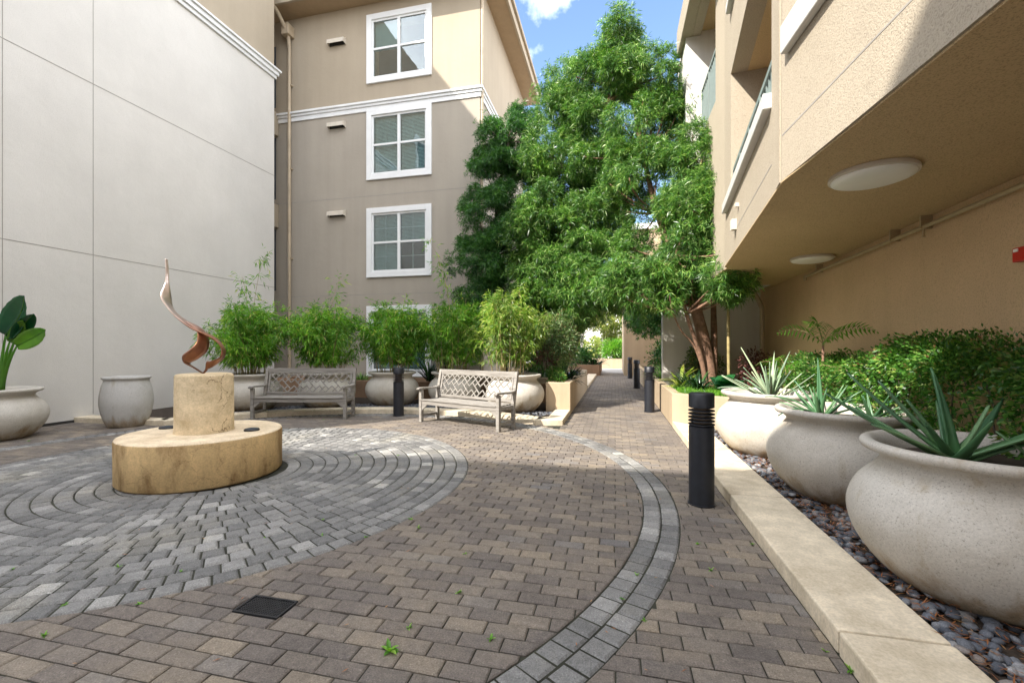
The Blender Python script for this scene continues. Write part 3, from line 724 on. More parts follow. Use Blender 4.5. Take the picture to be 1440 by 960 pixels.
# ------------------------------------------------------------------ raised planters
def planter(poly, z, loc, label, mt, th=.16, soil=.1):
    t = thing('raised_planter', (*loc, 0), label, 'planter', 'raised stucco planters')
    if area(poly) and sum(poly[i][0] * poly[(i + 1) % len(poly)][1] - poly[(i + 1) % len(poly)][0] * poly[i][1] for i in range(len(poly))) < 0: poly = poly[::-1]
    inn = inset(poly, th); n = len(poly); m = MB()
    vs = [(x, y, 0) for x, y in poly] + [(x, y, z) for x, y in poly] + [(x, y, z) for x, y in inn] + [(x, y, z - soil - .05) for x, y in inn]
    fs = []
    for i in range(n):
        j = (i + 1) % n; fs += [(i, j, j + n, i + n), (i + n, j + n, j + 2 * n, i + 2 * n), (i + 2 * n, j + 2 * n, j + 3 * n, i + 3 * n)]
    m.add(vs, fs); m.build('wall', mt, t, bevel=.012)
    m = MB(); m.add([(x, y, z - soil) for x, y in inset(poly, th - .01)], [tuple(range(n))]); m.build('soil', M['soil'], t)
    return t
cor = [(-.93 - .5 + .5 * math.cos(a), 15.3 + .5 * math.sin(a)) for a in np.linspace(0, R(90), 6)]
planter([(-1.46, 9.44), (-.93, 9.44)] + cor + [(-3.6, 15.8), (-3.6, 11.2), (-1.46, 10.9)], .67, (-1.8, 12), 'long tan raised planter at the left edge of the path', M['planterw'])
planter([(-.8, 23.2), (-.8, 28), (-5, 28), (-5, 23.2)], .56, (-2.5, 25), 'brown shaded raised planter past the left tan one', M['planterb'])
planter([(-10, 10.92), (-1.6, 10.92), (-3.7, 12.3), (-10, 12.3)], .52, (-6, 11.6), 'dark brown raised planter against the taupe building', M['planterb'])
planter([(1.0, 8.4), (1.24, 8.12), (1.95, 7.75), (3.15, 7.75), (3.2, 11.45), (2.7, 15.8), (1.0, 15.8)], .60, (2, 10), 'cream raised planter holding the multi trunk tree on the right', M['planterw'])
planter([(1.0, 16.6), (2.9, 16.6), (2.9, 22.8), (1.0, 22.8)], .60, (2, 19), 'shaded raised planter along the path beside the farthest bollards', M['planterw'])
planter([(-5, 31.6), (1.5, 31.6), (1.5, 33.2), (-5, 33.2)], .68, (-1, 32), 'terracotta brown planter closing the far end of the path', M['planterw'])

# ------------------------------------------------------------------ plinth, column, sculpture, uplights
PC = (-4.52, 4.065)
t = thing('round_plinth', (*PC, 0), 'low round stained tan plinth with a cracked column in the courtyard', 'plinth')
MB().lathe([(.755, 0), (.775, .02), (.778, .44), (.772, .458)], 96).build('base', M['plinth'], t, smooth=True, local=True)
MB().lathe([(.772, .4585), (.765, .468), (.74, .472), (0, .473)], 96).build('top_slab', M['plinthtop'], t, smooth=True, local=True)
MB().lathe([(.29, .4735), (.283, .50), (.280, 1.09), (.268, 1.112), (.25, 1.118), (0, 1.12)], 72).build('column', M['column'], t, smooth=True, local=True)
def cr_(P, n=10):
    P = [np.array(p, float) for p in P]; P = [2 * P[0] - P[1]] + P + [2 * P[-1] - P[-2]]; out = []
    for i in range(1, len(P) - 2):
        for k in range(n):
            u = k / n; a, b, c, d = P[i - 1:i + 3]
            out.append(.5 * ((2 * b) + (-a + c) * u + (2 * a - 5 * b + 4 * c - d) * u * u + (-a + 3 * b - 3 * c + d) * u ** 3))
    out.append(P[-2]); return out
sc = thing('sculpture', (PC[0] + .0, PC[1] - .02, 1.12), 'twisting flame shaped copper ribbon sculpture on the column', 'sculpture', rz=YAW + math.atan(436 / 620))
S = .001574
def rib(L, Rr, name, th=.011):
    """L,R: edges as (u,v,depth) in photo units"""
    f = lambda e: [((u - 425) * S * .818, y, (872 - v) * S) for u, v, y in e]
    a, b = cr_(f(L), 12), cr_(f(Rr), 12); m = MB(); n = len(a); K = 4
    vs = []
    for p, q in zip(a, b):
        for k in range(K + 1): vs.append(p + (q - p) * k / K)
    fs = [(i * (K + 1) + k, (i + 1) * (K + 1) + k, (i + 1) * (K + 1) + k + 1, i * (K + 1) + k + 1) for i in range(n - 1) for k in range(K)]
    m.add(vs, fs); o = m.build(name, M['copper'], sc, smooth='all', local=True, solid=th); return o
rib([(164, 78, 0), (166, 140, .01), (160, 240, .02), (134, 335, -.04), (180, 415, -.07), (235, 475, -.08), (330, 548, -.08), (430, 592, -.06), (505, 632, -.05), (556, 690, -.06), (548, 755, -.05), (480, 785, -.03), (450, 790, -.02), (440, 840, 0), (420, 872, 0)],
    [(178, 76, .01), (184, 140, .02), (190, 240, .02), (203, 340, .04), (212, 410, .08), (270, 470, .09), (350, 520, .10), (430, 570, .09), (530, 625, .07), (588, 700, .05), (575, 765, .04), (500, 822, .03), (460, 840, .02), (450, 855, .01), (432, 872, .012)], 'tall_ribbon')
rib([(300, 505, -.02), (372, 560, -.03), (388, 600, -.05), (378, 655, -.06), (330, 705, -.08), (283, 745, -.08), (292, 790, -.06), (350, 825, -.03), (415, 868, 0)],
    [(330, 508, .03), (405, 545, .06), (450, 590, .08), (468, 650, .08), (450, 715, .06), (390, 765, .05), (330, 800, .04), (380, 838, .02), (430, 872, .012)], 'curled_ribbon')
for px, py, lab in ((235, 602, 'small black disc uplight on the plinth left of the column'), (354, 605, 'small black disc uplight on the plinth right of the column')):
    d = (1.4 - .473) * 620 / (py - 490); p = WP(px, py, d)
    t = thing('uplight', (p.x, p.y, .474), lab, 'light', 'disc uplights on the plinth')
    MB().lathe([(.078, 0), (.08, .012), (.07, .022), (.055, .024)], 28).build('housing', M['iron'], t, smooth=True, local=True)
    MB().lathe([(.054, .0245), (.03, .027), (0, .028)], 24).build('lens', M['room'], t, smooth=True, local=True)

# ------------------------------------------------------------------ bollards
def bollard():
    t = thing('bollard_light', (0, 0, 0), 'x', 'bollard', 'black louvred bollard lights')
    MB().lathe([(.118, 0), (.118, .012), (.108, .014), (.108, .70), (.10, .705)], 40).build('post', M['steel'], t, smooth=True, local=True)
    MB().lathe([(.07, .70), (.07, .87)], 24).build('lamp_core', M['core'], t, smooth=True, local=True)
    m = MB()
    for k in range(5):
        z = .715 + k * .031; m.lathe([(.072, z + .004), (.112, z), (.112, z + .008), (.072, z + .014)], 36)
    m.build('louvre', M['steel'], t, smooth=True, local=True)
    MB().lathe([(.10, .868), (.109, .872), (.109, .992), (.10, 1.0), (0, 1.003)], 40).build('cap', M['steel'], t, smooth=True, local=True)
    return t
b0 = bollard()
spots = [(.76, 4.27, 'nearest and biggest black louvred bollard beside the curb and big pots'), (.74, 10.2, 'second black bollard along the path in front of the cream planter'),
         (.74, 16.1, 'third black bollard along the shaded path'), (.68, 21.4, 'farthest black bollard by the sand coloured building corner'),
         (-4.40, 8.42, 'black bollard standing between the two wooden benches')]
for k, (x, y, lab) in enumerate(spots):
    o = b0 if k == 0 else copy_tree(b0); o.location = (x, y, 0); o['label'] = lab

# ------------------------------------------------------------------ benches (local x along seat, y to the back)
def bench():
    t = thing('garden_bench', (0, 0, 0), 'x', 'bench', 'weathered wooden garden benches')
    HW, Dp = .92, .50
    for s in (-1, 1):
        x = s * HW
        MB().box(x - .032, x + .032, 0, .065, 0, .615).build('leg', M['wood'], t, local=True, bevel=.005)
        m = MB(); m.bar((x, Dp - .03, 0), (x, Dp - .03, .42), .06, .06, (0, 1, 0)); m.bar((x, Dp - .03, .42), (x, Dp + .09, .985), .06, .06, (0, 1, 0))
        m.build('leg', M['wood'], t, local=True, bevel=.005)
        m = MB(); pts = cr_([(x, -.05, .615), (x, -.02, .640), (x, .15, .640), (x, .36, .632), (x, Dp + .02, .655)], 5)
        for a, b in zip(pts, pts[1:]): m.bar(a, Vector(b) + (Vector(b) - Vector(a)).normalized() * .004, .075, .034)
        m.build('armrest', M['wood'], t, local=True, bevel=.004)
        m = MB(); m.box(x - .02, x + .02, .065, Dp - .06, .34, .41); m.box(x - .018, x + .018, .065, Dp - .06, .10, .145)
        m.build('side_rail', M['wood'], t, local=True, bevel=.004)
    m = MB()
    for k in range(5): y = -.005 + k * .098; m.box(-HW + .035, HW - .035, y, y + .082, .412 - (.006 if k in (1, 2, 3) else 0), .434 - (.006 if k in (1, 2, 3) else 0))
    m.build('seat', M['wood'], t, local=True, bevel=.004)
    m = MB(); m.box(-HW + .032, HW - .032, .012, .04, .335, .408); m.box(-HW + .032, HW - .032, Dp - .05, Dp - .02, .335, .408)
    for s in (-1, 1):
        x = s * (HW - .032); m.add([(x, .014, .335), (x - s * .14, .014, .335), (x, .014, .22), (x, .038, .335), (x - s * .14, .038, .335), (x, .038, .22)], [(0, 1, 2), (5, 4, 3), (0, 3, 4, 1), (1, 4, 5, 2), (2, 5, 3, 0)])
    m.build('seat_rail', M['wood'], t, local=True, bevel=.004)
    # back: rails + lattice in a leaning plane
    def BP(x, h): return (x, Dp - .03 + (h - .42) * .2124, h)
    x0, x1, h0, h1 = -HW + .03, HW - .03, .50, .885
    m = MB(); m.bar(BP(x0, .935), BP(x1, .935), .045, .10); m.bar(BP(x0, .475), BP(x1, .475), .04, .05)
    for x in (x0 + .035, x1 - .035): m.bar(BP(x, .50), BP(x, .885), .036, .03, (0, 1, 0))
    m.build('back_rail', M['wood'], t, local=True, bevel=.005)
    m = MB(); x0 += .05; x1 -= .05
    def seg(xa, ha, xb, hb, w=.019):           # clip to panel
        pts = [(xa, ha), (xb, hb)]
        for ax, lim, sg in ((1, h0, 1), (1, h1, -1), (0, x0, 1), (0, x1, -1)):
            (a0, a1), (b0_, b1_) = pts; a, b = pts; da, db = (a[ax] - lim) * sg, (b[ax] - lim) * sg
            if da < 0 and db < 0: return
            if da < 0: u = da / (da - db); pts = [(a[0] + u * (b[0] - a[0]), a[1] + u * (b[1] - a[1])), b]
            elif db < 0: u = da / (da - db); pts = [a, (a[0] + u * (b[0] - a[0]), a[1] + u * (b[1] - a[1]))]
        (xa, ha), (xb, hb) = pts
        if math.hypot(xa - xb, ha - hb) > .02: m.bar(BP(xa, ha), BP(xb, hb), w, .018, (0, 1, 0))
    g = .094                                  # basket weave on the diagonal grid
    q = g / math.sqrt(2) * 1.0
    for i in range(-20, 21):
        for j in range(-20, 21):
            # corner in diagonal grid (u,v): block of 3x1 cells alternating direction
            u, v = i, j
            X = lambda u, v: ((u - v) * q, .69 + (u + v) * q)
            ph = (u + v) % 4
            if ph == 0: seg(*X(u, v), *X(u + 3, v)); seg(*X(u, v), *X(u, v - 1) if False else X(u, v + 0))
            if (u - v) % 4 == 2: seg(*X(u, v), *X(u, v + 3))
    m.build('back_lattice', M['wood'], t, local=True)
    return t
bn = bench()
def place(o, fl, fr_):
    c = ((fl[0] + fr_[0]) / 2, (fl[1] + fr_[1]) / 2); o.location = (*c, 0); o.rotation_euler = (0, 0, math.atan2(fr_[1] - fl[1], fr_[0] - fl[0]))
place(bn, (-7.02, 7.32), (-5.20, 7.74)); bn['label'] = 'shaded grey wooden bench beside the plinth with lattice back'
b2 = copy_tree(bn); place(b2, (-3.62, 7.80), (-1.93, 7.13)); b2['label'] = 'sunlit pale wooden bench angled next to the path with lattice back'

# ------------------------------------------------------------------ pots
PROF = [(.34, 0), (.40, .012), (.50, .10), (.585, .22), (.625, .34), (.622, .44), (.575, .55), (.50, .63), (.465, .675), (.462, .70), (.50, .735), (.545, .750), (.56, .772), (.555, .795), (.53, .805), (.50, .797), (.465, .76), (.44, .70), (.44, .66)]
def smooth_prof(p, n=4):
    q = cr_([(r, z, 0) for r, z in p], n); return [(max(a[0], 0), a[1]) for a in q]
def make_pot():
    t = thing('round_pot', (0, 0, 0), 'x', 'pot', 'wide round stone planters')
    MB().lathe(smooth_prof(PROF, 3), 72).build('bowl', M['pot'], t, smooth='all', local=True)
    MB().lathe([(.43, .70), (.2, .71), (0, .712)], 32).build('soil', M['soil'], t, local=True)
    return t
p0 = make_pot()
pots = [(2.02, 3.00, .05, 'biggest nearest stone pot holding a green aloe at the right edge', 1.0, 0),
        (2.05, 4.62, .05, 'middle of the three aloe pots along the curb', 1.0, 1.2),
        (1.93, 6.28, .05, 'sunlit farthest of the three aloe pots behind the near bollard', 1.0, 2.2),
        (-9.38, 4.82, 0, 'wide pot with a broad leaved plant at the left frame edge', .97, 3),
        (-7.82, 8.15, .05, 'bamboo pot partly behind the plinth column', 1.0, 4),
        (-6.50, 8.98, .05, 'bamboo pot behind the shaded bench', 1.0, 5),
        (-5.22, 9.68, .05, 'bamboo pot behind the bollard between the benches', 1.0, .6),
        (-3.75, 10.0, .05, 'bamboo pot behind the left end of the sunlit bench', 1.0, 1.7),
        (-2.10, 9.28, .05, 'sunlit bamboo pot behind the right end of the sunlit bench', 1.0, 2.8)]
for k, (x, y, z, lab, s, rz) in enumerate(pots):
    o = p0 if k == 0 else copy_tree(p0); o.location = (x, y, z); o.scale = (s, s, s); o.rotation_euler = (0, 0, rz); o['label'] = lab
t = thing('round_pot', (-8.63, 6.20, 0), 'empty tall grey jar shaped pot beside the left wall', 'pot')
MB().lathe(smooth_prof([(.245, 0), (.27, .01), (.33, .15), (.375, .36), (.38, .52), (.355, .70), (.325, .80), (.32, .835), (.345, .86), (.35, .88), (.34, .895), (.31, .89), (.295, .86), (.29, .8), (.30, .5)], 3), 64).build('bowl', M['potgrey'], t, smooth='all', local=True)
MB().lathe([(.30, .6), (0, .6)], 32).build('soil', M['soil'], t, local=True)

# ------------------------------------------------------------------ drain grate
t = thing('drain_grate', (-1.85, 2.03, 0), 'dark square drain grate set into the brown pavers', 'drain')
m = MB(); x0, x1, y0, y1 = GR
m.box(x0, x1, y0, y0 + .012, -.02, .004); m.box(x0, x1, y1 - .012, y1, -.02, .004); m.box(x0, x0 + .012, y0 + .012, y1 - .012, -.02, .004); m.box(x1 - .012, x1, y0 + .012, y1 - .012, -.02, .004)
m.build('frame', M['iron'], t)
m = MB(); n = 17
for i in range(1, n): x = x0 + .012 + (x1 - x0 - .024) * i / n; m.box(x - .003, x + .003, y0 + .012, y1 - .012, -.012, .001)
for i in range(1, 10): y = y0 + .012 + (y1 - y0 - .024) * i / 10; m.box(x0 + .012, x1 - .012, y - .003, y + .003, -.011, .000)
m.build('grid', M['iron'], t)
MB().box(x0 + .002, x1 - .002, y0 + .002, y1 - .002, -.025, -.0195).build('pit', M['dark'], t)

# ------------------------------------------------------------------ vegetation
def bez(a, b, c, n=8):
    a, b, c = Vector(a), Vector(b), Vector(c); return [a * (1 - u) ** 2 + b * 2 * u * (1 - u) + c * u * u for u in [k / n for k in range(n + 1)]]
def blade(mb, base, az, tilt, L, W, droop, n=9, cup=.25, wprof=None, twist=0):
    """tapered, cupped, curved strap leaf"""
    h = Vector((math.cos(az), math.sin(az), 0)); side = Vector((-math.sin(az), math.cos(az), 0))
    p = Vector(base); ang = tilt; vs = []; 
    for i in range(n + 1):
        u = i / n; w = (wprof(u) if wprof else (1 - u ** 1.6) * (.75 + .5 * math.sin(min(1, u * 2.2) * math.pi / 2) * .5)) * W / 2
        d = h * math.cos(ang) + Vector((0, 0, 1)) * math.sin(ang); nn = -h * math.sin(ang) + Vector((0, 0, 1)) * math.cos(ang)
        w = max(w, .0008); s = side * math.cos(twist * u) + nn * math.sin(twist * u)
        vs += [p - s * w + nn * w * cup * 2, p - s * w * .5 + nn * w * cup * .6, p, p + s * w * .5 + nn * w * cup * .6, p + s * w + nn * w * cup * 2]
        p = p + d * (L / n); ang -= droop / n
    fs = [(i * 5 + k, i * 5 + k + 1, (i + 1) * 5 + k + 1, (i + 1) * 5 + k) for i in range(n) for k in range(4)]
    mb.add(vs, fs)
def aloe(name, loc, mt, n, L0, L1, W, label, cat_='aloe', sol=.012, hero=()):
    mb = MB(); z = loc[2]
    for k in range(n):
        az = k * 2.39996 + random.uniform(-.35, .35); u = k / max(1, n - 1)
        tilt = R(28) + u * R(42) + random.uniform(-.16, .16); L = random.uniform(L0, L1) * (1 - .25 * u)
        off = random.uniform(.02, .09) * (1 - u)
        blade(mb, (loc[0] + off * math.cos(az), loc[1] + off * math.sin(az), z), az, tilt, L, W * random.uniform(.8, 1.1), random.uniform(-.2, .35), 9, .22, lambda q: (1 - q) ** .8 * (1 - .15 * math.sin(q * 3)), random.uniform(-.3, .3))
    for az, tilt, L, w, dr in hero: blade(mb, loc, az, tilt, L * .92, w * 1.1, dr, 12, .2, lambda q: (1 - q) ** .75)
    o = mb.build(name, mt, smooth='all', solid=sol); return tag(o, label, cat_)
zt = .755
aloe('aloe_plant', (1.88, 3.02, zt), M['aloe'], 7, .34, .55, .09, 'large green aloe in the biggest nearest pot', sol=.014,
     hero=[(R(150), R(40), .75, .075, -.2), (R(178), R(24), .80, .062, -.25), (R(170), R(50), .62, .08, -.1), (R(100), R(80), .60, .07, .2), (R(-15), R(26), .80, .085, -.35), (R(35), R(24), .7, .08, -.3), (R(-30), R(32), .5, .06, .0), (R(195), R(27), .58, .045, .1), (R(215), R(40), .4, .06, .0)])
aloe('aloe_plant', (2.25, 2.85, zt), M['aloe'], 9, .22, .34, .06, 'smaller green aloe offset at the right of the biggest pot', sol=.012)
aloe('aloe_plant', (1.86, 4.65, zt), M['aloe'], 17, .30, .48, .05, 'green aloe with thin leaves at the left of the middle pot', sol=.010,
     hero=[(R(80), R(83), .62, .055, .1), (R(170), R(48), .55, .04, 1.0), (R(200), R(38), .5, .035, 1.3), (R(130), R(60), .45, .05, .2)])
aloe('aloe_plant', (2.25, 4.60, zt), M['aloe'], 13, .24, .38, .045, 'green aloe at the right of the middle pot', sol=.010, hero=[(R(-20), R(25), .5, .04, .2), (R(20), R(45), .4, .04, .2)])
aloe('aloe_plant', (1.93, 6.22, zt), M['aloeg'], 30, .42, .68, .055, 'pale grey green aloe with long leaves in the farthest right pot', sol=.010,
     hero=[(R(130), R(58), .85, .05, .0), (R(165), R(32), .7, .05, .8), (R(185), R(38), .65, .032, 1.2), (R(60), R(75), .7, .05, .1), (R(30), R(65), .75, .05, .1), (R(200), R(50), .55, .05, .3)])

def tufts(centers, axes, k, L, W, spread=(35, 80), bend=.2):
    n = len(centers); c = np.repeat(centers, k, 0); ax = np.repeat(axes / np.linalg.norm(axes, axis=1)[:, None], k, 0)
    r = rand_dir(n * k); perp = r - ax * (r * ax).sum(1)[:, None]; perp /= np.linalg.norm(perp, axis=1)[:, None] + 1e-9
    th = np.radians(rng.uniform(*spread, n * k))[:, None]; d = ax * np.cos(th) + perp * np.sin(th)
    off = ax * rng.uniform(-.06, .04, (n * k, 1))
    return leaves(c + off, d, rng.uniform(.7, 1.2, n * k) * L, rng.uniform(.8, 1.2, n * k) * W, None, bend)

def tree(name, label, base, trunks, blobs, mt, bark, ntuft, L=.13, W=.022, k=9, clump=.36, dens=1.0, group=None):
    t = thing(name, base, label, 'tree', group)
    for path, r0, r1 in trunks:
        n = len(path) - 1; pts = cr_(path, 6); m_ = len(pts)
        MB().tube(pts, [r0 + (r1 - r0) * (i / (m_ - 1)) * (1 + .06 * math.sin(i * 2.1)) for i in range(m_)], 10).build('trunk', bark, t, smooth='all')
    tips = [Vector(p[0][-1]) for p in trunks]; mids = [Vector(pt) for p in trunks for pt in p[0][1:]]
    parts = []; br = MB()
    for (c, r, nn) in blobs:
        c = np.array(c, float); r = np.array(r if hasattr(r, '__len__') else (r,) * 3, float)
        for _ in range(nn):
            v = rand_dir(1)[0]; rr = rng.uniform(.45, 1.0) ** .6; cc = c + v * r * rr
            src = min(mids, key=lambda q: (q - Vector(cc)).length + max(0, q.z - cc[2]) * .6)
            mid = src * .45 + Vector(cc) * .55 + Vector((rng.normal(0, .1), rng.normal(0, .1), -.12))
            pts = bez(src, mid, cc, 6); L0 = (Vector(cc) - src).length
            br.tube(pts, [.010 + .014 * min(L0, 2.5) * (1 - i / 6) for i in range(7)], 5)
            s = clump * rng.uniform(.65, 1.3); an = rng.uniform(.65, 1.35, 3) * [1, 1, .8]; nt = int(ntuft * dens * rng.uniform(.8, 1.2) * (s / clump) ** 2)
            dv = rand_dir(nt, .25); q = cc + dv * s * (rng.uniform(.2, 1, (nt, 1)) ** .5) * an * np.where(rng.random((nt, 1)) < .12, rng.uniform(1.1, 1.6, (nt, 1)), 1)
            ax = dv + v * .5 + [0, 0, .25]
            parts.append(tufts(q, ax, k, L, W))
    br.build('branches', bark, t, smooth='all')
    V, F = cat(parts); npobj('crown', mt, V, F, t)
    return t
def B(px, py, d, r, n): return (tuple(WP(px, py, d)), r, n)

# right multi trunk tree
tb = (2.0, 10.0, .55)
def TP(px, py, d): return tuple(WP(px, py, d))
tree('tree', 'tall multi trunk green tree leaning over the path from the cream planter', tb,
     [([(1.95, 9.9, .5), TP(992, 490, 9.3), TP(977, 430, 9.2), TP(955, 370, 9.4), TP(925, 300, 9.8), TP(905, 220, 10.2), TP(885, 120, 10.4)], .15, .03),
      ([(2.0, 9.95, .5), TP(1004, 480, 9.4), TP(1003, 420, 9.6), TP(1000, 330, 9.6), TP(985, 240, 9.7)], .085, .025),
      ([(1.85, 9.8, .5), TP(985, 500, 9.1), TP(965, 440, 9.0), TP(950, 360, 8.8), TP(985, 300, 8.6)], .055, .02),
      ([(1.9, 9.8, .5), TP(978, 490, 9.1), TP(958, 465, 9.0), TP(946, 440, 8.9)], .03, .012)],
     [B(872, 100, 10.4, (.62, .8, .68), 18), B(872, 62, 10.4, (.32, .4, .42), 7), B(925, 115, 10.2, (.6, .8, .8), 14), B(845, 115, 10.5, (.7, .8, .7), 14), B(905, 185, 10.2, (1.0, 1.0, .8), 24),
      B(975, 240, 9.4, (.75, .9, .8), 20), B(900, 260, 10, (1.0, 1.0, .9), 20), B(985, 315, 9.0, (.75, .8, .7), 20), B(930, 340, 9.6, (.9, 1.0, .8), 20),
      B(1000, 380, 8.9, (.55, .7, .5), 14), B(1010, 270, 8.8, (.45, .5, .6), 9), B(1022, 350, 8.4, (.3, .5, .4), 7), B(1018, 405, 8.2, (.3, .5, .25), 7), B(950, 395, 9.2, (.9, .8, .5), 16), B(890, 400, 9.8, (.8, .8, .6), 14), B(830, 190, 10.8, (.7, .8, .8), 14)],
     M['podo'], M['bark'], 88, .135, .014, 13, .36)
# centre tree in the left planter
tree('tree', 'bright green tree with a dark slim trunk in the left tan planter', (-1.6, 13.0, .55),
     [([(-1.6, 13.0, .5), TP(813, 470, 12.6), TP(810, 420, 12.4), TP(800, 340, 12.0), TP(815, 240, 11.8), TP(820, 160, 11.6)], .10, .03)],
     [B(800, 230, 11.6, (.9, 1.0, .9), 24), B(770, 300, 11.4, (.9, 1.0, .9), 28), B(800, 350, 11.0, (.8, .8, .8), 14), B(860, 365, 11.0, (.6, .8, .7), 10), B(770, 425, 11.4, (.7, .7, .5), 12), B(790, 120, 11.4, (.5, .6, .5), 8), B(740, 430, 12.2, (.9, .7, .6), 14), B(775, 460, 12.4, (.6, .7, .5), 8), B(745, 335, 11.3, (.6, .8, .9), 16), B(765, 230, 11.5, (.5, .8, .6), 12), B(850, 270, 11.4, (.7, .9, .8), 16), B(835, 320, 11.2, (.9, 1.0, .9), 22), B(760, 380, 11.2, (.8, .9, .8), 18),
      B(820, 400, 10.9, (.95, .9, .8), 22), B(865, 420, 11.4, (.7, .8, .5), 12), B(800, 455, 11.6, (.8, .7, .5), 10), B(800, 150, 11.6, (.6, .7, .7), 12)],
     M['podo'], M['barkg'], 90, .135, .014, 13, .36)
# dark tree by the building corner
tree('tree', 'darker green tree growing against the building corner behind the bamboo', (-2.9, 11.6, .5),
     [([(-2.9, 11.7, .4), TP(700, 440, 11.9), TP(697, 360, 11.8), TP(700, 280, 11.7), TP(715, 200, 11.7)], .10, .03),
      ([TP(700, 300, 11.7), TP(725, 235, 11.8), TP(745, 170, 12.0)], .04, .02)],
     [B(690, 215, 11.7, (.6, .6, .6), 13), B(725, 185, 11.9, (.6, .6, .5), 9), B(680, 300, 11.6, (.7, .6, .7), 15), B(680, 370, 11.5, (.75, .6, .7), 17), B(730, 270, 11.7, (.6, .7, .7), 10),
      B(725, 345, 11.5, (.6, .7, .7), 12), B(690, 420, 11.5, (.8, .6, .5), 12), B(745, 160, 12.2, (.5, .5, .35), 5), B(742, 228, 11.9, (.45, .5, .5), 8)],
     M['podod'], M['barkg'], 100, .125, .014, 12, .30)
# small trees further along the path
tree('tree', 'small dark tree in the planter beside the third bollard', (1.9, 16.5, .5),
     [([(1.9, 16.2, .5), TP(932, 470, 16), TP(930, 440, 15.8)], .07, .03)], [B(925, 448, 15.5, (1.1, 1, .55), 22), B(945, 425, 15, (.8, .8, .5), 10)], M['podod'], M['barkg'], 50, .16, .03, 8, .4)
tree('tree', 'pale white barked tree at the far end of the path left of the others', (-3.2, 32.5, .6),
     [([(-3.2, 32.5, .6), (-3.1, 32.5, 2.5), (-2.9, 32.6, 4.5)], .16, .08), ([(-2.5, 32.4, .6), (-2.3, 32.5, 2.5), (-2.0, 32.6, 4.5)], .14, .08)],
     [((-2.6, 32.6, 4.8), (1.8, 1.5, 1.6), 24), ((-2, 32.6, 3.2), (1.6, 1, .6), 8)], M['fartree'], M['barkw'], 60, .2, .06, 7, .5)
tree('tree', 'pale yellow green tree at the far end of the path by the building corner', (-.6, 34, .6),
     [([(-.9, 33.8, 0), (-.8, 33.8, 2.5), (-.6, 33.8, 4.5)], .14, .08)], [((-.4, 33.8, 4.2), (1.8, 1.5, 1.5), 22), ((.3, 33.8, 2.6), (.9, .8, .8), 8)], M['fartree'], M['barkw'], 60, .2, .06, 7, .5)

# bamboo in pots
def bamboo(x, y, z, rx, rz, label, mt, seed, n=26, top=2.25, nl=3600, wisp=None):
    global rng; rng = np.random.default_rng(seed); random.seed(seed)
    t = thing('bamboo_plant', (x, y, z), label, 'bamboo', 'clumps of bamboo growing in the pots')
    m = MB(); P_ = []; D_ = []
    for k in range(n):
        a = rng.uniform(0, 6.28); r = .36 * math.sqrt(rng.random()); b = Vector((x + r * math.cos(a), y + r * math.sin(a), z))
        rr = rx * rng.uniform(.2, 1.12); tp = Vector((x + rr * math.cos(a) + rng.normal(0, .08), y + rr * math.sin(a), top - (rr / rx) ** 2 * .42 + rng.normal(0, .10)))
        mid = Vector((b.x * .7 + tp.x * .3, b.y * .7 + tp.y * .3, tp.z * .85 + b.z * .15))
        pts = bez(b, mid, tp, 8); m.tube(pts, [.0085 - .0008 * i for i in range(9)], 5)
        nb = int(nl / n / 9)
        for q in range(nb):
            u = rng.uniform(.2, 1.0); i = u * 8; p = pts[int(min(7, i))].lerp(pts[int(min(7, i)) + 1], i - int(min(7, i)))
            o = Vector(rand_dir(1, .0)[0]) * rng.uniform(.08, .38); e = p + o; e.z -= .05
            if e.z < z + .25: e.z = z + .25 + rng.uniform(0, .25)
            for w in range(9):
                f = rng.uniform(.25, 1); P_.append(p.lerp(e, f)); D_.append(o.normalized() + Vector(rand_dir(1)[0]) * .8 + Vector((0, 0, -.45)))
    if wisp:
        for (wx, wy, wz) in wisp:
            b = Vector((x, y, z)); tp = Vector((wx, wy, wz)); pts = bez(b, (x, y, wz * .8), tp, 12); m.tube(pts, [.007 - .0004 * i for i in range(13)], 5)
            for q in range(34):
                u = rng.uniform(.55, 1.0); i = u * 12; p = pts[int(min(11, i))].lerp(pts[int(min(11, i)) + 1], i - int(min(11, i)))
                o = Vector(rand_dir(1)[0]) * rng.uniform(.04, .28)
                for w in range(4): P_.append(p + o * rng.uniform(.4, 1)); D_.append(o.normalized() + Vector(rand_dir(1)[0]) * .7 + Vector((0, 0, -.4)))
    m.build('cane', M['cane'], t, smooth='all')
    n = len(P_); V, F = leaves(np.array([tuple(p) for p in P_]), np.array([tuple(p) for p in D_]), rng.uniform(.08, .15, n), rng.uniform(.013, .022, n), None, .15)
    npobj('foliage', mt, V, F, t)
bamboo(-7.82, 8.15, .76, .98, 0, 'bamboo clump behind the plinth column by the pale wall', M['bamb'], 1, 40, 2.25, 17000, wisp=[(-7.55, 8.3, 3.5), (-8.1, 8.2, 3.0)])
bamboo(-6.50, 8.98, .76, .92, 0, 'bamboo clump above the shaded bench', M['bamb'], 2, 36, 2.32, 15000, wisp=[(-6.3, 9.2, 3.1)])
bamboo(-5.22, 9.68, .76, .92, 0, 'bamboo clump above the bollard between the benches', M['bamb'], 3, 34, 2.35, 15000)
bamboo(-3.80, 10.0, .76, 1.0, 0, 'bamboo clump behind the left end of the sunlit bench', M['bamb'], 4, 40, 2.45, 17000, wisp=[(-4.5, 10.1, 4.1), (-4.2, 10.2, 3.4)])
bamboo(-2.28, 9.35, .76, .80, 0, 'yellow green sunlit bamboo above the right end of the sunlit bench', M['bamby'], 5, 34, 2.45, 13000)

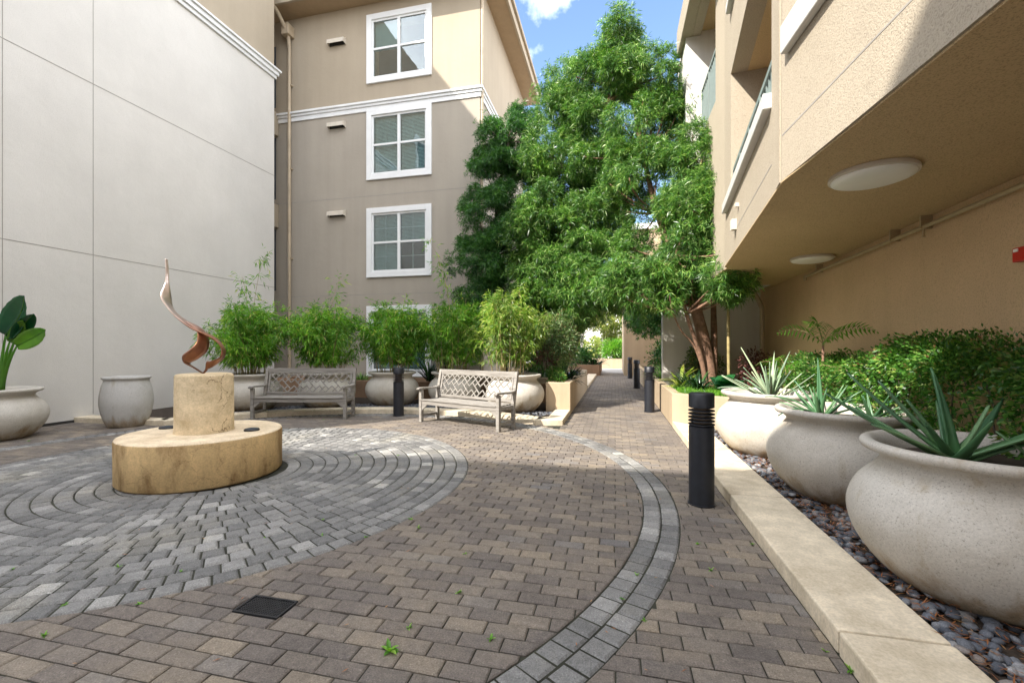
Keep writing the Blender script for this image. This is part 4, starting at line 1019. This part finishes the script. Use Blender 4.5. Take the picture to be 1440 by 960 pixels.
def bush(name, label, cat_, c, r, n, mt, L, W, shell=.5, up=.2, bend=.1, group=None, stem=True, seed=3):
    global rng; rng = np.random.default_rng(seed)
    t = thing(name, (c[0], c[1], max(.0, c[2] - r[2])), label, cat_, group)
    nc = max(6, int(n / 60)); cc = np.array(c) + rand_dir(nc, up) * np.array(r) * rng.uniform(.35, .85, (nc, 1))
    idx = rng.integers(0, nc, n); sz = min(r) * .42
    dv = rand_dir(n); P_ = cc[idx] + dv * sz * (rng.uniform(.1, 1, (n, 1)) ** .5)
    P_[:, 2] = np.maximum(P_[:, 2], c[2] - r[2] * 1.0)
    D_ = dv + (P_ - np.array(c)) * .8 + rand_dir(n) * .6
    V, F = leaves(P_, D_, rng.uniform(.7, 1.2, n) * L, rng.uniform(.8, 1.2, n) * W, None, bend)
    npobj('foliage', mt, V, F, t)
    if stem:
        m = MB(); b = Vector((c[0], c[1], c[2] - r[2] * 1.05))
        for k in range(min(nc, 26)): m.tube(bez(b + Vector((rng.normal(0, .08), rng.normal(0, .08), 0)), (b.x, b.y, c[2]), cc[k], 5), [.012, .011, .01, .008, .006, .004], 5)
        m.build('stems', M['barkg'], t, smooth='all')
    return t
bush('shrub', 'variegated pale green shrub at the front of the left tan planter', 'shrub', (-1.35, 10.35, 1.55), (.55, .6, .85), 7000, M['varie'], .08, .022, seed=5)
bush('shrub', 'reddish leaved low plant under the variegated shrub', 'shrub', (-1.55, 10.0, 1.2), (.28, .3, .25), 700, M['redleaf'], .07, .025, seed=6)
bush('shrub', 'low dark green plants along the planter front beside the sunlit pot', 'shrub', (-1.25, 9.95, .8), (.25, .35, .25), 1500, M['hedge'], .07, .02, seed=7)
bush('shrub', 'dark shrub behind the second and third bollards', 'shrub', (1.55, 14.6, 1.15), (.55, .8, .55), 3200, M['podod'], .09, .035, seed=8)
bush('shrub', 'silvery leaved shrub against the pale wall behind the trunks', 'shrub', (1.95, 11.0, 1.05), (.55, .35, .5), 2200, M['varie'], .07, .035, seed=9)
bush('shrub', 'small reddish shrub to the right of the broad leaf plant', 'shrub', (2.75, 9.9, 1.0), (.4, .35, .42), 1200, M['redleaf'], .07, .03, seed=10)
bush('shrub', 'bright green shrub in the far terracotta planter', 'shrub', (.2, 32.2, 1.3), (1.5, .7, .9), 3500, M['grass'], .2, .06, seed=11)
bush('shrub', 'dark shrub in the brown shaded planter', 'shrub', (-1.9, 24, 1.0), (1.0, .7, .6), 2500, M['podod'], .14, .05, seed=12)
bush('shrub', 'dark green undergrowth deep in the left tan planter', 'shrub', (-2.1, 12.3, 1.0), (.9, 1.2, .6), 3500, M['podod'], .1, .035, seed=13)
bush('shrub', 'dark fine leaved shrub between two bamboo clumps at the taupe wall', 'shrub', (-4.5, 11.4, 1.6), (.6, .35, .95), 2600, M['podod'], .08, .03, seed=14)
# hedge
h = thing('hedge', (2.75, 5, .05), 'dense green hedge growing along the recessed tan wall', 'hedge')
rng = np.random.default_rng(21); n = 66000
yy = rng.uniform(2.3, 7.6, n); top = 1.42 + .10 * np.sin(yy * 2.3) + .06 * np.sin(yy * 5.1 + 1) - np.clip(yy - 4.4, 0, 2) * .10
hc = 700; cy = rng.uniform(2.3, 7.6, hc); ct = 1.36 - np.clip(cy - 4.2, 0, 2.2) * .10 + .08 * np.sin(cy * 3.1)
side = rng.random(hc) < .55
cx = np.where(side, rng.uniform(2.38, 2.55, hc), rng.uniform(2.45, 2.95, hc)); cz = np.where(side, rng.uniform(.12, 1, hc) * ct, ct + rng.uniform(-.12, .05, hc))
cx -= (ct - cz) * .06
idx = rng.integers(0, hc, n); dv = rand_dir(n); P_ = np.stack([cx[idx], cy[idx], cz[idx]], 1) + dv * .13 * rng.uniform(.2, 1, (n, 1)) ** .5
D_ = dv + np.array([-.5, 0, .3]) + rand_dir(n) * .5
V, F = leaves(P_, D_, rng.uniform(.028, .052, n), rng.uniform(.014, .024, n), dv * .5 + rand_dir(n) * .9 + [0, 0, .4], .2); npobj('foliage', M['hedge'], V, F, h)
m = MB()
for k in range(60):
    y = rng.uniform(2.4, 7.5); m.tube(bez((2.8, y, .05), (2.7, y + .1, .7), (2.6 + rng.normal(0, .12), y + rng.normal(0, .15), 1.2), 4), [.012, .01, .008, .006, .004], 5)
m.build('stems', M['barkg'], h, smooth='all')

# ferns
def fern(c, n, L, label, trunk=0, seed=1, tilt=(25, 60)):
    global rng; rng = np.random.default_rng(seed)
    t = thing('fern', (c[0], c[1], c[2] - trunk), label, 'fern'); parts = []; m = MB()
    for k in range(n):
        az = k * 2 * math.pi / n + rng.uniform(-.25, .25); el = R(rng.uniform(*tilt)); l = L * rng.uniform(.75, 1.1)
        h_ = Vector((math.cos(az), math.sin(az), 0)); b = Vector(c); tip = b + h_ * l * math.cos(el) + Vector((0, 0, l * math.sin(el) * .45))
        mid = b + h_ * l * .5 * math.cos(el) + Vector((0, 0, l * math.sin(el) * .9)); pts = bez(b, mid, tip, 22); m.tube(pts, [.005 - .00018 * i for i in range(23)], 4)
        side = Vector((-h_.y, h_.x, 0)); rl = rng.uniform(.35, 1.0) * (1 if rng.random() < .5 else -1); side = (side * math.cos(rl) + Vector((0, 0, 1)) * math.sin(rl)).normalized(); nv = tuple(h_.cross(side)); P_ = []; D_ = []; LL = []
        for i in range(2, 23, 1 if L > .6 else 2):
            d = (pts[min(22, i + 1)] - pts[i - 1]).normalized(); w = math.sin((i / 23) ** .8 * math.pi) * .24 * L + .01
            for s in (-1, 1): P_.append(pts[i]); D_.append(side * s + d * .45 + Vector((0, 0, -.12))); LL.append(w)
        nn = len(P_); V, F = leaves([tuple(p) for p in P_], [tuple(p) for p in D_], np.array(LL), .017 * L / .5, np.tile(nv, (nn, 1)), .10); parts.append((V, F))
    V, F = cat(parts); npobj('frond', M['fern'], V, F, t); m.build('rachis', M['cane'], t, smooth='all')
    if trunk: MB().tube([(c[0] + .02, c[1], c[2] - trunk), (c[0] - .01, c[1], c[2] - trunk / 2), tuple(c)], [.022, .016, .013], 8).build('trunk', M['bark'], t, smooth='all')
fern((2.45, 6.05, 1.46), 8, .58, 'upright tree fern rising behind the farthest right pots', 1.34, 3, (15, 75))
fern((2.35, 6.9, 1.0), 10, .5, 'low feathery fern behind the farthest right pot', .0, 4)
fern((2.55, 5.6, 1.05), 9, .45, 'low yellow green fern between hedge and middle pot', .0, 5)

# broad leaved plant in the left pot
t = thing('banana_plant', (-9.2, 4.85, .74), 'broad leaved plant with three paddle leaves in the left edge pot', 'plant')
def paddle(name, base, tip, side, W, mt, arch=.08, fold=.18):
    base, tip, side = Vector(base), Vector(tip), Vector(side).normalized(); ax = (tip - base); nn = ax.cross(side).normalized(); side = nn.cross(ax).normalized()
    m = MB(); vs = []; n = 18; K = 4
    for i in range(n + 1):
        u = i / n; w = W / 2 * math.sin(math.pi * (.04 + .96 * u) ** .8) ** .62 if u < 1 else .003
        c = base + ax * u + nn * (math.sin(u * math.pi * .9) * arch)
        for k in range(-K, K + 1):
            q = k / K; vs.append(c + side * (w * q) - nn * (abs(q) * w * fold * 2) + nn * (.006 * math.sin(i * 1.9 + q * 4)) * abs(q))
    W_ = 2 * K + 1
    m.add(vs, [(i * W_ + k, i * W_ + k + 1, (i + 1) * W_ + k + 1, (i + 1) * W_ + k) for i in range(n) for k in range(W_ - 1)])
    o = m.build('leaf', mt, t, smooth='all', solid=.004)
    MB().tube([base + ax * u + nn * (math.sin(u * math.pi * .9) * arch - .006) for u in np.linspace(0, .95, 8)], [.009 - .001 * i for i in range(8)], 6).build('midrib', M['fern'], o, smooth='all')
cr3 = Vector((cy_, sy_, 0)); fw3 = Vector((-sy_, cy_, 0))
def BP3(px, py, d=6.85): return WP(px, py, d)
for bs, tp, W, mt, sd in (((8, 471), (31, 416), .42, M['banana'], cr3 * .95 - fw3 * .2), ((22, 476), (47, 443), .22, M['banana'], cr3 * .8 + fw3 * .6), ((24, 486), (61, 464), .26, M['bananay'], cr3 * .3 + Vector((0, 0, -.8)) + fw3 * .3), ((-30, 465), (-70, 420), .4, M['banana'], cr3), ((14, 480), (30, 452), .16, M['bananay'], cr3)):
    b = BP3(*bs); q = BP3(*tp, 6.6); r0 = Vector((-9.36 + random.uniform(-.05, .05), 4.85 + random.uniform(-.05, .05), .72))
    MB().tube(bez(r0, (r0.x * .8 + b.x * .2, r0.y * .8 + b.y * .2, .72 * .45 + b.z * .55), b, 8), [.034 - .0028 * i for i in range(9)], 8).build('stem', M['fern'], t, smooth='all')
    paddle('leaf', b, q, sd, W, mt)

# right planter ground plants
def strap(name, label, cat_, c, n, L, W, mt, tilt=(20, 80), droop=1.2, spread=.06, group=None):
    m = MB()
    for k in range(n):
        az = random.uniform(0, 6.28); r = random.uniform(0, spread)
        blade(m, (c[0] + r * math.cos(az), c[1] + r * math.sin(az), c[2]), az, R(random.uniform(*tilt)), L * random.uniform(.7, 1.1), W * random.uniform(.8, 1.1), droop * random.uniform(.5, 1.2), 7, .15, lambda q: math.sin(math.pi * (q * .9 + .1)) ** .6 if W > .05 else (1 - q ** 2))
    return tag(m.build(name, mt, smooth='all', solid=.002), label, cat_, group)
strap('bromeliad', 'yellow green bromeliad rosette behind the second bollard', 'bromeliad', (1.42, 10.35, .62), 26, .48, .075, M['brom'], (15, 75), .6)
strap('bromeliad', 'smaller pale yellow rosette in front of the dark strap leaves', 'bromeliad', (1.3, 9.55, .6), 18, .34, .05, M['brom'], (10, 60), .8)
strap('strap_leaf_plant', 'dark strap leaved clump at the foot of the tree trunks', 'plant', (1.62, 9.35, .58), 60, .50, .045, M['dkleaf'], (20, 80), 1.3, .14)
strap('strap_leaf_plant', 'second dark strap leaved clump left of the trunks behind the rosettes', 'plant', (1.55, 10.0, .58), 50, .50, .045, M['dkleaf'], (20, 80), 1.3, .14)
strap('strap_leaf_plant', 'bright green strappy clump beside the third bollard', 'plant', (1.35, 12.5, .6), 90, .6, .035, M['grass'], (25, 85), 1.4, .35)
strap('broad_leaf_plant', 'glossy dark green broad leaf plant right of the trunk base', 'plant', (2.0, 8.95, .58), 14, .42, .30, M['bigleaf'], (35, 85), 1.0, .1)
strap('strap_leaf_plant', 'bright green tuft in the dark planter behind the shaded bench', 'plant', (-7.0, 11.2, .5), 70, .32, .02, M['grass'], (30, 85), 1.0, .3)
strap('strap_leaf_plant', 'bright green tuft in the dark planter near the window', 'plant', (-6.0, 11.2, .5), 90, .36, .02, M['grass'], (30, 85), 1.0, .35)
strap('strap_leaf_plant', 'purplish dark spiky plant between bamboo clumps', 'plant', (-4.7, 10.7, .55), 46, .75, .045, M['dkleaf'], (40, 85), .6, .1)
strap('strap_leaf_plant', 'dark strappy clump in the left tan planter corner', 'plant', (-1.15, 10.7, .58), 50, .45, .04, M['dkleaf'], (20, 80), 1.3, .15)
strap('strap_leaf_plant', 'dark strappy clump farther along the left tan planter', 'plant', (-1.25, 12.2, .58), 60, .5, .04, M['dkleaf'], (20, 80), 1.3, .3)
strap('strap_leaf_plant', 'dark strappy clump in the brown shaded planter', 'plant', (-1.1, 23.7, .5), 60, .7, .06, M['dkleaf'], (20, 80), 1.0, .3)
# grass in right planter
rng = np.random.default_rng(31); n = 9000; P_ = np.stack([rng.uniform(1.15, 3.0, n), rng.uniform(7.95, 9.8, n), np.full(n, .5)], 1)
keep = (P_[:, 0] - 1.0) * .42 + (P_[:, 1] - 8.4) > .0; P_ = P_[keep]; n = len(P_)
D_ = rng.normal(size=(n, 3)) * .45; D_[:, 2] = 1
V, F = leaves(P_, D_, rng.uniform(.12, .26, n), .014, None, .25)
tag(npobj('grass', M['grass'], V, F), 'fresh green grass filling the front of the right planter', 'grass', kind='stuff')
# garden stake
tag(MB().tube([(2.22, 9.6, .5), (2.2, 9.6, 2.9)], .03, 8).build('tree_stake', M['cane'], smooth=True), 'straight tan stake standing right of the tree trunks', 'stake')

# weeds in the joints
wl = [(548, 915, .045, 'largest green weed growing between the brown pavers near the camera')] + [(x, y, random.uniform(.012, .022), None) for x, y in
      ((63, 893), (92, 850), (167, 797), (254, 803), (196, 849), (372, 756), (455, 730), (453, 752), (515, 755), (588, 742), (654, 778), (644, 833), (575, 882), (690, 899), (895, 808), (875, 842), (907, 872), (1000, 802), (981, 765), (577, 730), (560, 640), (500, 640), (1058, 765), (1196, 942), (1160, 915), (18, 800), (455, 590), (466, 586), (40, 620))]
W_ = []
for (px, py, s, lab) in wl:
    d = 1.4 * 620 / (py - 490); p = WP(px, py, d); m = MB()
    for k in range(9):
        blade(m, (p.x, p.y, -.002), random.uniform(0, 6.28), R(random.uniform(10, 65)), s * random.uniform(.7, 1.3) * 1.3, s * .45, .8, 4, .15, lambda q: math.sin(math.pi * (q * .9 + .1)))
    o = m.build('weed', M['grass'], smooth='all'); o2 = tag(o, lab or 'small green weed sprouting from a joint between pavers', 'weed', None if lab else 'small weeds in the paver joints')

# ------------------------------------------------------------------ far background
t = thing('apartment_building', (-6, 46, 0), 'pale building glimpsed beyond the far end of the path', 'building')
MB().box(-16, 8, 46, 52, 0, 9).build('wall', M['pale'], t)
for x in range(-14, 8, 3):
    for z in (1, 4, 7): MB().box(x, x + 1.4, 45.95, 46, z, z + 1.5).build('window', M['room'], t)
bush('hedge', 'pale green hedge standing beyond the far terracotta planter', 'hedge', (-3, 38, 1.2), (6, 1, 1.5), 6000, M['fartree'], .3, .12, seed=15, stem=False)
